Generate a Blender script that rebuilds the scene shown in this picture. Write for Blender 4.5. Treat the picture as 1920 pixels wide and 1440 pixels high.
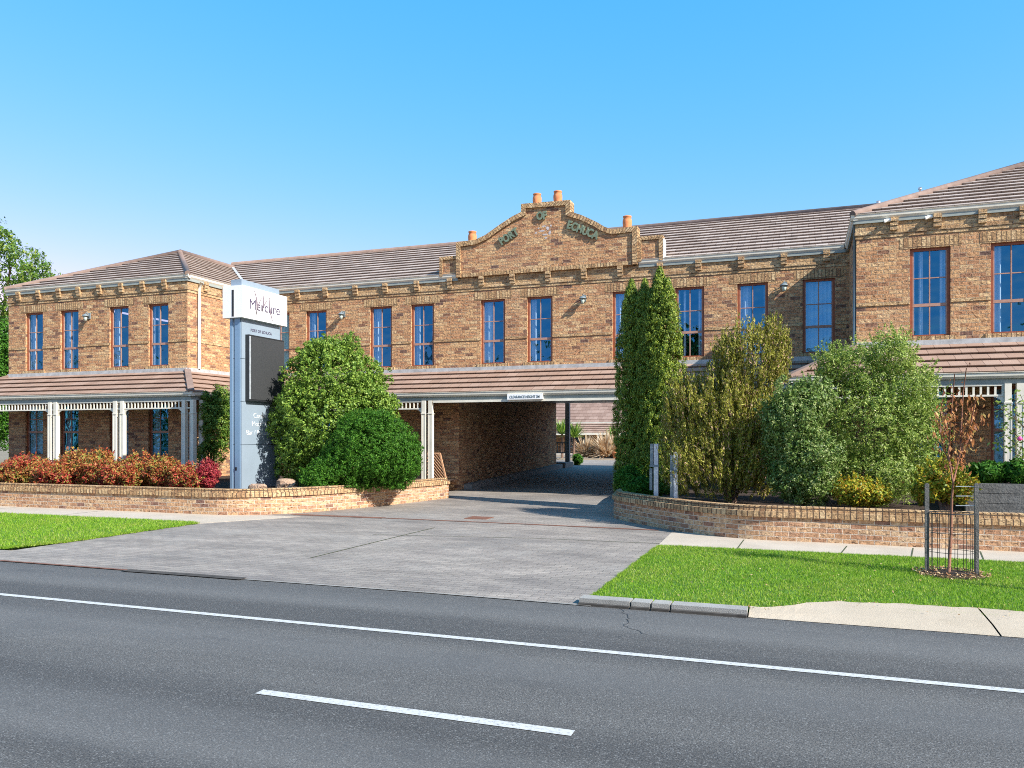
import bpy, math, random
import numpy as np
from mathutils import Vector, Matrix
for o in list(bpy.data.objects): bpy.data.objects.remove(o)
SC = bpy.context.scene; COL = SC.collection
R = math.radians
random.seed(5); RNG = np.random.default_rng(7)

# ------------------------------------------------------------ camera
H = 1.6; F = 1485.0; YAW = R(20); HOR = 818.0
cd = bpy.data.cameras.new('camera'); cam = bpy.data.objects.new('camera', cd); COL.objects.link(cam)
cam.location = (0, 0, H); cam.rotation_euler = (R(90), 0, YAW)
cd.sensor_width = 36; cd.lens = 36*F/1920; cd.shift_y = (HOR-720)/1920; cd.clip_end = 3000; cd.clip_start = 0.1
SC.camera = cam
# ------------------------------------------------------------ light
SUND = Vector((1, -0.37, 0.78)).normalized()           # towards the sun
elev = math.asin(SUND.z)
sl = bpy.data.lights.new('sun', 'SUN'); so = bpy.data.objects.new('sun', sl); COL.objects.link(so)
sl.energy = 4.6; sl.angle = R(0.5); sl.color = (1, 0.95, 0.86)
so.rotation_euler = SUND.to_track_quat('Z', 'Y').to_euler(); so.location = (20, -10, 30)
W = bpy.data.worlds.new('World'); SC.world = W; W.use_nodes = True
wn = W.node_tree.nodes; wl = W.node_tree.links
bg = wn['Background']; sky = wn.new('ShaderNodeTexSky'); sky.sky_type = 'NISHITA'; sky.sun_disc = False
sky.sun_elevation = elev; sky.sun_rotation = math.atan2(SUND.x, SUND.y)
sky.air_density = 1.0; sky.dust_density = 0.3; sky.ozone_density = 2.0; sky.altitude = 100
hs = wn.new('ShaderNodeHueSaturation'); hs.inputs['Saturation'].default_value = 1.15
hs.inputs['Hue'].default_value = 0.485; wl.new(sky.outputs[0], hs.inputs['Color'])
sep = wn.new('ShaderNodeSeparateColor'); com = wn.new('ShaderNodeCombineColor'); wl.new(hs.outputs[0], sep.inputs[0])
for i, (pw, gain) in enumerate(((1.5, .60), (.5, 1.30), (.3, 2.45))):     # clear, strongly blue autumn sky
    p = wn.new('ShaderNodeMath'); p.operation = 'POWER'; p.inputs[1].default_value = pw; wl.new(sep.outputs[i], p.inputs[0])
    q = wn.new('ShaderNodeMath'); q.operation = 'MULTIPLY'; q.inputs[1].default_value = gain; wl.new(p.outputs[0], q.inputs[0])
    r = wn.new('ShaderNodeMath'); r.operation = 'MINIMUM'; r.inputs[1].default_value = 4.0; wl.new(q.outputs[0], r.inputs[0]); wl.new(r.outputs[0], com.inputs[i])
wl.new(com.outputs[0], bg.inputs[0]); bg.inputs[1].default_value = 0.15
SC.view_settings.view_transform = 'Standard'; SC.view_settings.look = 'None'
SC.cycles.filter_width = 1.0; SC.cycles.use_denoising = False
SC.view_settings.exposure = 1.0; SC.view_settings.gamma = 1

# ------------------------------------------------------------ pixel helpers (positions measured on the photo)
cy_, sy_ = math.cos(YAW), math.sin(YAW)
def ratio(u): return (-sy_ + (u-960)/F*cy_)/(cy_ + (u-960)/F*sy_)
def XatY(u, Y): return ratio(u)*Y
def depth(u, Y): return Y/(cy_ + (u-960)/F*sy_)
def Zat(u, v, Y): return H + (HOR-v)/F*depth(u, Y)
def G(u, v, z=0.0):
    d = F*(H-z)/(v-HOR)
    return (d*(-sy_+(u-960)/F*cy_), d*(cy_+(u-960)/F*sy_))

# ------------------------------------------------------------ materials
def newmat(name):
    m = bpy.data.materials.new(name); m.use_nodes = True
    nt = m.node_tree; b = nt.nodes['Principled BSDF']
    return m, nt, b
def nd(nt, t, **kw):
    n = nt.nodes.new(t)
    for k, v in kw.items():
        if k in n.inputs.keys() if hasattr(n.inputs, 'keys') else False: n.inputs[k].default_value = v
        else: setattr(n, k, v)
    return n
def noise(nt, vec, scale, detail=4, rough=0.6):
    n = nt.nodes.new('ShaderNodeTexNoise'); n.inputs['Scale'].default_value = scale
    n.inputs['Detail'].default_value = detail; n.inputs['Roughness'].default_value = rough
    if vec is not None: nt.links.new(vec, n.inputs['Vector'])
    return n.outputs['Fac']
def ramp(nt, fac, stops, interp='LINEAR'):
    r = nt.nodes.new('ShaderNodeValToRGB'); cr = r.color_ramp; cr.interpolation = interp
    while len(cr.elements) < len(stops): cr.elements.new(0.5)
    for e, (p, c) in zip(cr.elements, stops):
        e.position = p; e.color = (c if len(c) == 4 else (*c, 1)) if hasattr(c, '__len__') else (c, c, c, 1)
    nt.links.new(fac, r.inputs[0]); return r.outputs[0]
def mixc(nt, fac, a, b, mode='MIX'):
    m = nt.nodes.new('ShaderNodeMix'); m.data_type = 'RGBA'; m.blend_type = mode
    for s, v in ((0, fac), (6, a), (7, b)):
        if hasattr(v, 'type') and hasattr(v, 'links'): nt.links.new(v, m.inputs[s])
        else: m.inputs[s].default_value = v if s == 0 else (*v[:3], 1)
    return m.outputs[2]
def math_(nt, op, a, b=0.0):
    m = nt.nodes.new('ShaderNodeMath'); m.operation = op
    for s, v in ((0, a), (1, b)):
        if hasattr(v, 'links'): nt.links.new(v, m.inputs[s])
        else: m.inputs[s].default_value = v
    return m.outputs[0]
def bump(nt, b, h, dist, strength=1.0):
    n = nt.nodes.new('ShaderNodeBump'); n.inputs['Distance'].default_value = dist; n.inputs['Strength'].default_value = strength
    nt.links.new(h, n.inputs['Height']); nt.links.new(n.outputs[0], b.inputs['Normal'])
def coords(nt, kind='Object', scale=(1, 1, 1)):
    t = nt.nodes.new('ShaderNodeTexCoord'); mp = nt.nodes.new('ShaderNodeMapping')
    mp.inputs['Scale'].default_value = scale; nt.links.new(t.outputs[kind], mp.inputs[0]); return mp.outputs[0]
def wcoords(nt, scale=(1, 1, 1)):
    t = nt.nodes.new('ShaderNodeNewGeometry'); mp = nt.nodes.new('ShaderNodeMapping')
    mp.inputs['Scale'].default_value = scale; nt.links.new(t.outputs['Position'], mp.inputs[0]); return mp.outputs[0]

BR = [(0, (.14, .08, .065)), (.05, (.29, .145, .085)), (.17, (.43, .215, .11)), (.5, (.51, .278, .14)), (.8, (.57, .34, .17)), (1, (.63, .42, .23))]
YL = [(0, (.33, .19, .10)), (.2, (.44, .275, .14)), (.6, (.51, .335, .175)), (1, (.58, .41, .235))]
LB = [(0, (.22, .12, .09)), (.10, (.38, .20, .12)), (.4, (.47, .265, .145)), (.7, (.53, .325, .18)), (1, (.58, .40, .245))]
def brick_mat(name, stops, bw=.24, rh=.086, off=.5, mortar=(.46, .34, .23), patches=True, rough=.03, msz=.006):
    m, nt, b = newmat(name)
    uv = coords(nt, 'UV')
    # slight warp of the coursing so that edges are not ruler-straight
    nz = nt.nodes.new('ShaderNodeTexNoise'); nz.inputs['Scale'].default_value = 9; nt.links.new(uv, nz.inputs['Vector'])
    va = nt.nodes.new('ShaderNodeVectorMath'); va.operation = 'MULTIPLY_ADD'
    va.inputs[1].default_value = (.010, .010, 0); nt.links.new(nz.outputs['Color'], va.inputs[0]); nt.links.new(uv, va.inputs[2])
    br = nt.nodes.new('ShaderNodeTexBrick'); nt.links.new(va.outputs[0], br.inputs['Vector'])
    br.offset = off; br.inputs['Scale'].default_value = 1; br.inputs['Brick Width'].default_value = bw
    br.inputs['Row Height'].default_value = rh; br.inputs['Mortar Size'].default_value = msz; br.inputs['Mortar Smooth'].default_value = .25
    br.inputs['Color1'].default_value = (0, 0, 0, 1); br.inputs['Color2'].default_value = (1, 1, 1, 1); br.inputs['Mortar'].default_value = (.5, .5, .5, 1)
    c = ramp(nt, br.outputs['Color'], stops)
    f = noise(nt, uv, 16, 4, .7)
    c = mixc(nt, .62, c, ramp(nt, f, [(.30, .12), (.5, .5), (.70, .92)]), 'OVERLAY')
    pit_shade = noise(nt, coords(nt, 'UV', (1, 2.0, 1)), 11, 3, .75)
    c = mixc(nt, ramp(nt, pit_shade, [(.56, 0.0), (.63, .80)]), c, (.045, .027, .022))  # dark specks paint in the shade of the rough brick face
    if patches:
        g = noise(nt, uv, .55, 3); c = mixc(nt, ramp(nt, g, [(.45, 0.0), (.75, .30)]), c, (.30, .20, .15), 'MIX')
        s = noise(nt, uv, 2.3, 5); c = mixc(nt, ramp(nt, s, [(.66, 0.0), (.8, .3)]), c, (.62, .54, .45))
    c = mixc(nt, br.outputs['Fac'], c, mortar)
    nt.links.new(c, b.inputs['Base Color']); b.inputs['Roughness'].default_value = .92; b.inputs['Specular IOR Level'].default_value = .2
    h = math_(nt, 'SUBTRACT', math_(nt, 'MULTIPLY', noise(nt, uv, 20, 5, .7), 1.5), br.outputs['Fac'])
    h = math_(nt, 'ADD', h, math_(nt, 'MULTIPLY', br.outputs['Color'], .35))
    bump(nt, b, h, rough, .9)
    return m
def flat_mat(name, col, rough=.6, var=.12, nscale=6, metal=0, bmp=0, spec=.4):
    m, nt, b = newmat(name); w = wcoords(nt)
    n = noise(nt, w, nscale, 5)
    c = mixc(nt, ramp(nt, n, [(.3, 0.0), (.7, 1.0)]), [x*(1-var) for x in col], [min(1, x*(1+var)) for x in col])
    n2 = noise(nt, w, nscale*9, 3); c = mixc(nt, .25*min(1, var*4), c, ramp(nt, n2, [(.3, .3), (.7, .8)]), 'OVERLAY')
    nt.links.new(c, b.inputs['Base Color']); b.inputs['Roughness'].default_value = rough
    b.inputs['Metallic'].default_value = metal; b.inputs['Specular IOR Level'].default_value = spec
    if bmp: bump(nt, b, noise(nt, w, nscale*4, 4), bmp)
    return m
def tile_mat(name, cols, tw=.30, th=.33):
    m, nt, b = newmat(name); uv = coords(nt, 'UV')
    br = nt.nodes.new('ShaderNodeTexBrick'); nt.links.new(uv, br.inputs['Vector'])
    br.offset = .5; br.inputs['Scale'].default_value = 1; br.inputs['Brick Width'].default_value = tw
    br.inputs['Row Height'].default_value = th; br.inputs['Mortar Size'].default_value = .004; br.inputs['Mortar Smooth'].default_value = .1
    br.inputs['Color1'].default_value = (0, 0, 0, 1); br.inputs['Color2'].default_value = (1, 1, 1, 1); br.inputs['Mortar'].default_value = (.4, .4, .4, 1)
    c = ramp(nt, br.outputs['Color'], cols)
    c = mixc(nt, .25, c, ramp(nt, noise(nt, uv, 1.3, 5), [(.3, .3), (.7, .75)]), 'OVERLAY')
    c = mixc(nt, .4, c, ramp(nt, noise(nt, uv, 60, 2), [(.3, .25), (.7, .8)]), 'OVERLAY')
    c = mixc(nt, ramp(nt, noise(nt, uv, 3.5, 5), [(.64, 0.0), (.80, .3)]), c, (.27, .26, .25))
    c = mixc(nt, br.outputs['Fac'], c, (.10, .06, .05))
    nt.links.new(c, b.inputs['Base Color']); b.inputs['Roughness'].default_value = .85; b.inputs['Specular IOR Level'].default_value = .25
    bump(nt, b, math_(nt, 'SUBTRACT', math_(nt, 'MULTIPLY', noise(nt, uv, 40, 3), .5), br.outputs['Fac']), .006)
    return m
def leaf_mat(name, cols, trans=.3, gloss=.25, rough=.5, patch=None):
    m, nt, b = newmat(name)
    g = nt.nodes.new('ShaderNodeNewGeometry')
    c = ramp(nt, g.outputs['Random Per Island'], cols)
    if patch:
        n = noise(nt, g.outputs['Position'], patch[0], 2)
        c = mixc(nt, ramp(nt, n, [(.42, 0.0), (.6, 1.0)]), c, ramp(nt, g.outputs['Random Per Island'], patch[1]))
    nt.links.new(c, b.inputs['Base Color']); b.inputs['Roughness'].default_value = rough; b.inputs['Specular IOR Level'].default_value = gloss
    t = nt.nodes.new('ShaderNodeBsdfTranslucent'); nt.links.new(c, t.inputs[0])
    ms = nt.nodes.new('ShaderNodeMixShader'); ms.inputs[0].default_value = trans
    nt.links.new(b.outputs[0], ms.inputs[1]); nt.links.new(t.outputs[0], ms.inputs[2])
    nt.links.new(ms.outputs[0], nt.nodes['Material Output'].inputs[0])
    return m

M = {}
M['brick'] = brick_mat('brick', BR)
M['yellow'] = brick_mat('yellow_brick', YL, patches=False)
M['soldier'] = brick_mat('soldier_brick', YL, bw=.086, rh=.40, off=0, patches=False, msz=.010, mortar=(.20,.13,.08))
M['lowbrick'] = brick_mat('garden_wall_brick', LB, bw=.215, rh=.077, mortar=(.62, .50, .39), msz=.007, rough=.02)
M['coping'] = brick_mat('coping_brick', YL, bw=.086, rh=.5, off=0, patches=True, mortar=(.12, .08, .055), msz=.009, rough=.02)
M['tile'] = tile_mat('roof_tile', [(0, (.31, .25, .215)), (.5, (.355, .29, .25)), (1, (.41, .345, .305))], th=.38)
M['vtile'] = tile_mat('verandah_tile', [(0, (.27, .175, .13)), (.5, (.30, .20, .15)), (1, (.325, .225, .175))])
M['ctile'] = tile_mat('courtyard_tile', [(0, (.22, .145, .115)), (.5, (.26, .175, .14)), (1, (.30, .21, .17))], th=.38)
M['ridge'] = flat_mat('ridge_tile', (.20, .14, .115), .85, .2, 5)
M['cream'] = flat_mat('cream_paint', (.68, .64, .54), .5, .10, 2.5)
M['white'] = flat_mat('white_paint', (.78, .77, .72), .45, .06, 3)
M['sage'] = flat_mat('sage_paint', (.27, .30, .28), .6, .12, 3)
M['lead'] = flat_mat('lead_flashing', (.38, .38, .38), .55, .25, 7)
M['timber'] = flat_mat('red_timber', (.25, .070, .030), .45, .25, 10)
M['sash'] = flat_mat('sash_timber', (.36, .20, .15), .5, .2, 10)
M['interior'] = flat_mat('interior_plaster', (.30, .28, .25), .9, .05)
M['terracotta'] = flat_mat('terracotta', (.62, .22, .09), .8, .22, 8)
M['blackm'] = flat_mat('black_metal', (.02, .022, .025), .4, .1)
M['slate'] = flat_mat('slate_metal', (.16, .20, .22), .45, .15)
M['galv'] = flat_mat('galvanised_metal', (.52, .56, .60), .4, .2, 12, metal=.5)
M['verdigris'] = flat_mat('verdigris_metal', (.15, .19, .13), .6, .25, 12)
M['rust'] = flat_mat('rusty_steel', (.16, .07, .045), .8, .3, 10)
M['darktimber'] = flat_mat('grey_timber', (.12, .12, .115), .85, .3, 8, bmp=.01)
M['stake'] = flat_mat('stake_timber', (.12, .115, .11), .85, .3, 12, bmp=.01)
M['soil'] = flat_mat('mulch_soil', (.055, .035, .025), 1, .5, 18, bmp=.05)
M['bark'] = flat_mat('bark', (.16, .10, .07), .9, .3, 14, bmp=.02)
M['redbark'] = flat_mat('sapling_bark', (.22, .10, .065), .85, .3, 14)
M['rock'] = flat_mat('rock', (.34, .23, .16), .95, .4, 5, bmp=.05)
M['tan'] = flat_mat('tan_timber', (.50, .28, .16), .8, .2, 8)
M['signblue'] = flat_mat('sign_aluminium', (.20, .31, .44), .35, .04, 2, metal=.2)
M['signface'] = flat_mat('sign_face', (.26, .325, .39), .4, .04, 2, metal=.1)
M['signwhite'] = flat_mat('sign_white', (.80, .80, .79), .35, .02)
M['purple'] = flat_mat('sign_purple', (.07, .055, .10), .5, .05)
M['conc'] = flat_mat('drive_edge', (.5, .45, .38), .9, .1, 4)
# glass
m, nt, b = newmat('window_glass'); M['glass'] = m
gl = nt.nodes.new('ShaderNodeBsdfGlossy'); gl.inputs['Color'].default_value = (.06, .36, .68, 1); gl.inputs['Roughness'].default_value = .02
tr = nt.nodes.new('ShaderNodeBsdfTransparent'); tr.inputs[0].default_value = (.80, .90, .97, 1)
ms = nt.nodes.new('ShaderNodeMixShader'); ms.inputs[0].default_value = .35
gn = noise(nt, wcoords(nt), 1.6, 2); bn = nt.nodes.new('ShaderNodeBump'); bn.inputs['Distance'].default_value = .02; nt.links.new(gn, bn.inputs['Height'])
nt.links.new(bn.outputs[0], gl.inputs['Normal'])
nt.links.new(tr.outputs[0], ms.inputs[1]); nt.links.new(gl.outputs[0], ms.inputs[2]); nt.links.new(ms.outputs[0], nt.nodes['Material Output'].inputs[0])
M['curtain'] = flat_mat('sheer_curtain', (.74, .78, .82), .9, .06, 3)
# screen with a fine led grid
m, nt, b = newmat('led_screen'); M['screen'] = m
w = wcoords(nt); c = ramp(nt, noise(nt, w, 90, 2), [(.3, (.022, .024, .026)), (.7, (.05, .052, .055))])
nt.links.new(c, b.inputs['Base Color']); b.inputs['Roughness'].default_value = .6
# asphalt
def asphalt(name, lo, hi, aggr, sx=.12, syy=1.1):
    m, nt, b = newmat(name); w = wcoords(nt); ws = wcoords(nt, (sx, syy, 1))
    c = ramp(nt, noise(nt, ws, 1.1, 4, .5), [(.36, lo), (.64, hi)])
    c = mixc(nt, .75, c, ramp(nt, noise(nt, w, 100, 3, .8), [(.38, .12), (.62, .9)]), 'OVERLAY')
    vo = nt.nodes.new('ShaderNodeTexVoronoi'); vo.inputs['Scale'].default_value = aggr*1.5; nt.links.new(w, vo.inputs['Vector'])
    sp = nt.nodes.new('ShaderNodeSeparateColor'); nt.links.new(vo.outputs['Color'], sp.inputs[0])
    c = mixc(nt, ramp(nt, sp.outputs[0], [(.86, 0.0), (.97, .42)]), c, (.34, .34, .33))
    c = mixc(nt, ramp(nt, sp.outputs[1], [(.84, 0.0), (.96, .6)]), c, (.025, .025, .03))
    c = mixc(nt, ramp(nt, noise(nt, w, .7, 6, .7), [(.54, 0.0), (.72, .40)]), c, (.045, .047, .050))
    sx_ = nt.nodes.new('ShaderNodeSeparateXYZ'); nt.links.new(w, sx_.inputs[0])
    yy = math_(nt, 'ADD', sx_.outputs['Y'], math_(nt, 'MULTIPLY', noise(nt, wcoords(nt, (.10, .6, 1)), 1, 3), .9))
    tr_ = math_(nt, 'SINE', math_(nt, 'MULTIPLY', yy, 3.7))          # wheel tracks worn pale and oil band between them
    c = mixc(nt, math_(nt, 'MULTIPLY', ramp(nt, tr_, [(0.0, 0.0), (1.0, 1.0)]), .26), c, (.165, .165, .163))
    c = mixc(nt, ramp(nt, noise(nt, wcoords(nt, (.35, 1.6, 1)), 1.2, 5, .7), [(.60, 0.0), (.70, .30)]), c, (.035, .036, .04))
    nt.links.new(c, b.inputs['Base Color']); b.inputs['Roughness'].default_value = .75; b.inputs['Specular IOR Level'].default_value = .35
    bump(nt, b, noise(nt, w, 120, 3, .8), .006)
    return m
M['asphalt'] = asphalt('asphalt', (.071, .069, .066), (.112, .108, .101), 95, .05, 1.3)
# stamped concrete driveway: running pattern with stains dragged along the road direction
m, nt, b = newmat('driveway_paving'); M['drive'] = m
w = wcoords(nt); ws = wcoords(nt, (.38, 1.1, 1)); ws2 = wcoords(nt, (1.2, 3, 1))
br = nt.nodes.new('ShaderNodeTexBrick'); nt.links.new(w, br.inputs['Vector']); br.inputs['Scale'].default_value = 1
br.inputs['Brick Width'].default_value = .22; br.inputs['Row Height'].default_value = .11; br.inputs['Mortar Size'].default_value = .006; br.inputs['Mortar Smooth'].default_value = .6
br.inputs['Color1'].default_value = (.225, .196, .172, 1); br.inputs['Color2'].default_value = (.28, .245, .21, 1); br.inputs['Mortar'].default_value = (.165, .145, .128, 1)
c = br.outputs['Color']
c = mixc(nt, .38, c, ramp(nt, noise(nt, ws, 1.6, 6, .65), [(.32, .22), (.66, .78)]), 'OVERLAY')
c = mixc(nt, .28, c, ramp(nt, noise(nt, ws2, 3, 5, .7), [(.3, .25), (.7, .8)]), 'OVERLAY')
c = mixc(nt, .35, c, ramp(nt, noise(nt, w, 90, 3, .8), [(.35, .2), (.65, .85)]), 'OVERLAY')
c = mixc(nt, ramp(nt, noise(nt, w, .6, 5, .6), [(.52, 0.0), (.7, .35)]), c, (.34, .32, .29))
c = mixc(nt, ramp(nt, noise(nt, wcoords(nt, (.3, .55, 1)), .9, 5, .65), [(.47, 0.0), (.68, .50)]), c, (.10, .092, .09))
nt.links.new(c, b.inputs['Base Color']); b.inputs['Roughness'].default_value = .7; b.inputs['Specular IOR Level'].default_value = .4
bump(nt, b, math_(nt, 'SUBTRACT', noise(nt, w, 60, 3), br.outputs['Fac']), .006)
# concrete
def concrete(name, a, b_, joint=None):
    m, nt, b = newmat(name); w = wcoords(nt)
    c = ramp(nt, noise(nt, w, 1.3, 6, .65), [(.3, a), (.7, b_)])
    c = mixc(nt, .4, c, ramp(nt, noise(nt, w, 110, 3, .8), [(.35, .25), (.65, .8)]), 'OVERLAY')
    c = mixc(nt, ramp(nt, noise(nt, w, 4, 5, .7), [(.62, 0.0), (.8, .4)]), c, [x*.6 for x in a])
    nt.links.new(c, b.inputs['Base Color']); b.inputs['Roughness'].default_value = .9; b.inputs['Specular IOR Level'].default_value = .2
    bump(nt, b, noise(nt, w, 90, 3), .004); return m
M['path'] = concrete('footpath_concrete', (.38, .325, .26), (.47, .405, .33))
M['kerb'] = concrete('kerb_concrete', (.38, .315, .235), (.46, .385, .295))
M['kerbgrey'] = concrete('kerb_grey', (.20, .195, .18), (.33, .32, .30))
M['lawnbase'] = flat_mat('lawn_base', (.07, .15, .02), 1, .35, 5)
M['ground'] = flat_mat('ground_earth', (.20, .17, .12), 1, .3, .5)
m, nt, b = newmat('road_paint'); M['paint'] = m
w = wcoords(nt); c = mixc(nt, ramp(nt, noise(nt, w, 38, 5, .85), [(.50, 0.0), (.66, .8)]), (.50, .50, .48), (.13, .13, .135))
nt.links.new(c, b.inputs['Base Color']); b.inputs['Roughness'].default_value = .6
# foliage
M['grassb'] = leaf_mat('grass_blade', [(0, (.10, .23, .015)), (.5, (.19, .36, .025)), (.90, (.29, .46, .045)), (1, (.50, .45, .18))], .35, .1, .6, patch=(.9, [(0, (.13, .25, .02)), (.5, (.23, .38, .03)), (.86, (.33, .45, .06)), (1, (.55, .48, .22))]))
M['lime'] = leaf_mat('lime_leaf', [(0, (.06, .13, .015)), (.5, (.145, .26, .03)), (1, (.34, .46, .08))], .3, .3)
M['dark'] = leaf_mat('dark_leaf', [(0, (.022, .075, .008)), (.6, (.05, .16, .014)), (1, (.12, .26, .03))], .25, .15, .5)
M['cyp'] = leaf_mat('cypress_leaf', [(0, (.045, .095, .01)), (.5, (.13, .20, .015)), (1, (.36, .42, .05))], .2, .3)
M['olive'] = leaf_mat('olive_leaf', [(0, (.11, .12, .015)), (.5, (.24, .24, .03)), (.85, (.44, .42, .07)), (.93, (.45, .28, .20)), (1, (.50, .30, .22))], .3, .3)
M['blueg'] = leaf_mat('bluegreen_leaf', [(0, (.06, .12, .02)), (.6, (.15, .24, .045)), (1, (.38, .44, .18))], .25, .3, .45)
M['light'] = leaf_mat('light_leaf', [(0, (.10, .18, .025)), (.5, (.24, .34, .055)), (.9, (.44, .52, .14)), (1, (.62, .62, .34))], .35, .25)
M['yell'] = leaf_mat('yellow_leaf', [(0, (.14, .22, .03)), (.4, (.32, .36, .03)), (.75, (.55, .46, .04)), (1, (.50, .17, .03))], .35, .3)
M['nand'] = leaf_mat('nandina_leaf', [(0, (.12, .035, .02)), (.3, (.38, .09, .035)), (.55, (.50, .21, .06)), (.74, (.56, .36, .09)), (.80, (.20, .26, .05)), (1, (.28, .32, .06))], .3, .3,
                     patch=(1.1, [(0, (.20, .015, .02)), (.5, (.48, .06, .04)), (.72, (.52, .15, .06)), (.8, (.34, .28, .07)), (1, (.22, .25, .05))]))
M['nandpink'] = leaf_mat('nandina_pink_leaf', [(0, (.13, .012, .025)), (.6, (.42, .035, .06)), (1, (.50, .14, .09))], .3, .3)
M['rustleaf'] = leaf_mat('rust_leaf', [(0, (.15, .05, .025)), (.5, (.40, .15, .05)), (.85, (.58, .30, .12)), (1, (.56, .44, .16))], .35, .3)
M['straw'] = leaf_mat('straw_blade', [(0, (.40, .22, .10)), (.5, (.66, .48, .29)), (1, (.80, .70, .52))], .3, .2)
M['tree'] = leaf_mat('tree_leaf', [(0, (.05, .11, .02)), (.6, (.12, .24, .03)), (1, (.30, .36, .06))], .35, .3)
M['petal'] = flat_mat('pink_petal', (.75, .08, .28), .6, .1)
M['litter'] = leaf_mat('leaf_litter', [(0, (.20, .09, .04)), (.5, (.42, .26, .13)), (1, (.55, .42, .26))], .1, .1)

# ------------------------------------------------------------ object helpers
ORG = {}
def tag(o, label=None, cat=None, group=None, kind=None):
    if label: o['label'] = label
    if cat: o['category'] = cat
    if group: o['group'] = group
    if kind: o['kind'] = kind
    return o
def thing(name, loc, label, cat, group=None):
    o = bpy.data.objects.new(name, None); o.empty_display_size = .2; COL.objects.link(o)
    o.location = loc; ORG[o.name] = Vector(loc); return tag(o, label, cat, group)
class MB:
    def __init__(s): s.v = []; s.f = []; s.uv = []; s.sm = []
    def face(s, pts, uv=None, smooth=False):
        i = len(s.v); s.v += [tuple(p) for p in pts]; s.f.append(list(range(i, i+len(pts)))); s.uv.append(uv); s.sm.append(smooth)
    def box(s, x0, x1, y0, y1, z0, z1, skip=''):
        a = [(x0,y0,z0),(x1,y0,z0),(x1,y1,z0),(x0,y1,z0),(x0,y0,z1),(x1,y0,z1),(x1,y1,z1),(x0,y1,z1)]
        for k, q in (('b',(3,2,1,0)),('t',(4,5,6,7)),('f',(0,1,5,4)),('r',(1,2,6,5)),('k',(2,3,7,6)),('l',(3,0,4,7))):
            if k not in skip: s.face([a[i] for i in q])
    def bar(s, p0, p1, w, h=None, up=(0,0,1)):
        p0 = Vector(p0); p1 = Vector(p1); h = h or w; d = (p1-p0).normalized(); up = Vector(up)
        if abs(d.dot(up)) > .98: up = Vector((0,1,0))
        a = d.cross(up).normalized()*w/2; b = a.cross(d).normalized()*h/2
        q = [p0-a-b, p0+a-b, p0+a+b, p0-a+b, p1-a-b, p1+a-b, p1+a+b, p1-a+b]
        for k in ((3,2,1,0),(4,5,6,7),(0,1,5,4),(1,2,6,5),(2,3,7,6),(3,0,4,7)): s.face([q[i] for i in k])
    def tube(s, pts, rad, n=8, caps=True):
        pts = [Vector(p) for p in pts]; rad = rad if hasattr(rad, '__len__') else [rad]*len(pts); rings = []
        for i, p in enumerate(pts):
            d = (pts[min(i+1, len(pts)-1)]-pts[max(i-1, 0)]).normalized()
            u = Vector((0,0,1)) if abs(d.z) < .9 else Vector((1,0,0)); a = d.cross(u).normalized(); b = d.cross(a)
            rings.append([p+(a*math.cos(t*2*math.pi/n)+b*math.sin(t*2*math.pi/n))*rad[i] for t in range(n)])
        for i in range(len(rings)-1):
            for j in range(n): s.face([rings[i][j], rings[i][(j+1)%n], rings[i+1][(j+1)%n], rings[i+1][j]], smooth=True)
        if caps: s.face(rings[0]); s.face(rings[-1][::-1])
    def lathe(s, c, prof, n=16):
        for i in range(len(prof)-1):
            for j in range(n):
                a0, a1 = 2*math.pi*j/n, 2*math.pi*(j+1)/n; (r0, z0), (r1, z1) = prof[i], prof[i+1]
                s.face([(c[0]+r0*math.cos(a0), c[1]+r0*math.sin(a0), c[2]+z0), (c[0]+r0*math.cos(a1), c[1]+r0*math.sin(a1), c[2]+z0),
                        (c[0]+r1*math.cos(a1), c[1]+r1*math.sin(a1), c[2]+z1), (c[0]+r1*math.cos(a0), c[1]+r1*math.sin(a0), c[2]+z1)], smooth=True)
    def prism(s, poly, z0, z1, side=True, bottom=False):
        s.face([(x, y, z1) for x, y in poly])
        if bottom: s.face([(x, y, z0) for x, y in poly[::-1]])
        if side:
            for i in range(len(poly)):
                a, b = poly[i], poly[(i+1) % len(poly)]; s.face([(*a, z0), (*b, z0), (*b, z1), (*a, z1)])
    def xprism(s, poly, y0, y1):          # polygon in (x,z), extruded along y
        s.face([(x, y0, z) for x, z in poly]); s.face([(x, y1, z) for x, z in poly[::-1]])
        for i in range(len(poly)):
            a, b = poly[i], poly[(i+1) % len(poly)]; s.face([(a[0], y0, a[1]), (a[0], y1, a[1]), (b[0], y1, b[1]), (b[0], y0, b[1])])
    def build(s, name, mat, parent=None, weld=False):
        org = ORG.get(parent.name, Vector((0,0,0))) if parent else Vector((0,0,0))
        me = bpy.data.meshes.new(name)
        me.from_pydata([(v[0]-org.x, v[1]-org.y, v[2]-org.z) for v in s.v], [], s.f)
        uvl = me.uv_layers.new(name='UVMap'); li = 0; data = np.zeros((len(me.loops), 2), np.float32)
        for fi, f in enumerate(s.f):
            n = len(f)
            if s.uv[fi]: 
                for k in range(n): data[li+k] = s.uv[fi][k]
            else:
                nn = me.polygons[fi].normal
                ax, ay, az = abs(nn.x), abs(nn.y), abs(nn.z)
                for k in range(n):
                    p = s.v[f[k]]
                    data[li+k] = (p[0], p[1]) if az >= max(ax, ay) else ((p[0], p[2]) if ay >= ax else (p[1]+.07, p[2]))
            li += n
        uvl.data.foreach_set('uv', data.ravel())
        if any(s.sm): me.polygons.foreach_set('use_smooth', s.sm)
        if any(s.sm) or weld:
            import bmesh
            bm = bmesh.new(); bm.from_mesh(me); bmesh.ops.remove_doubles(bm, verts=bm.verts, dist=1e-4); bm.to_mesh(me); bm.free()
        if isinstance(mat, str): mat = M[mat]
        me.materials.append(mat)
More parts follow.
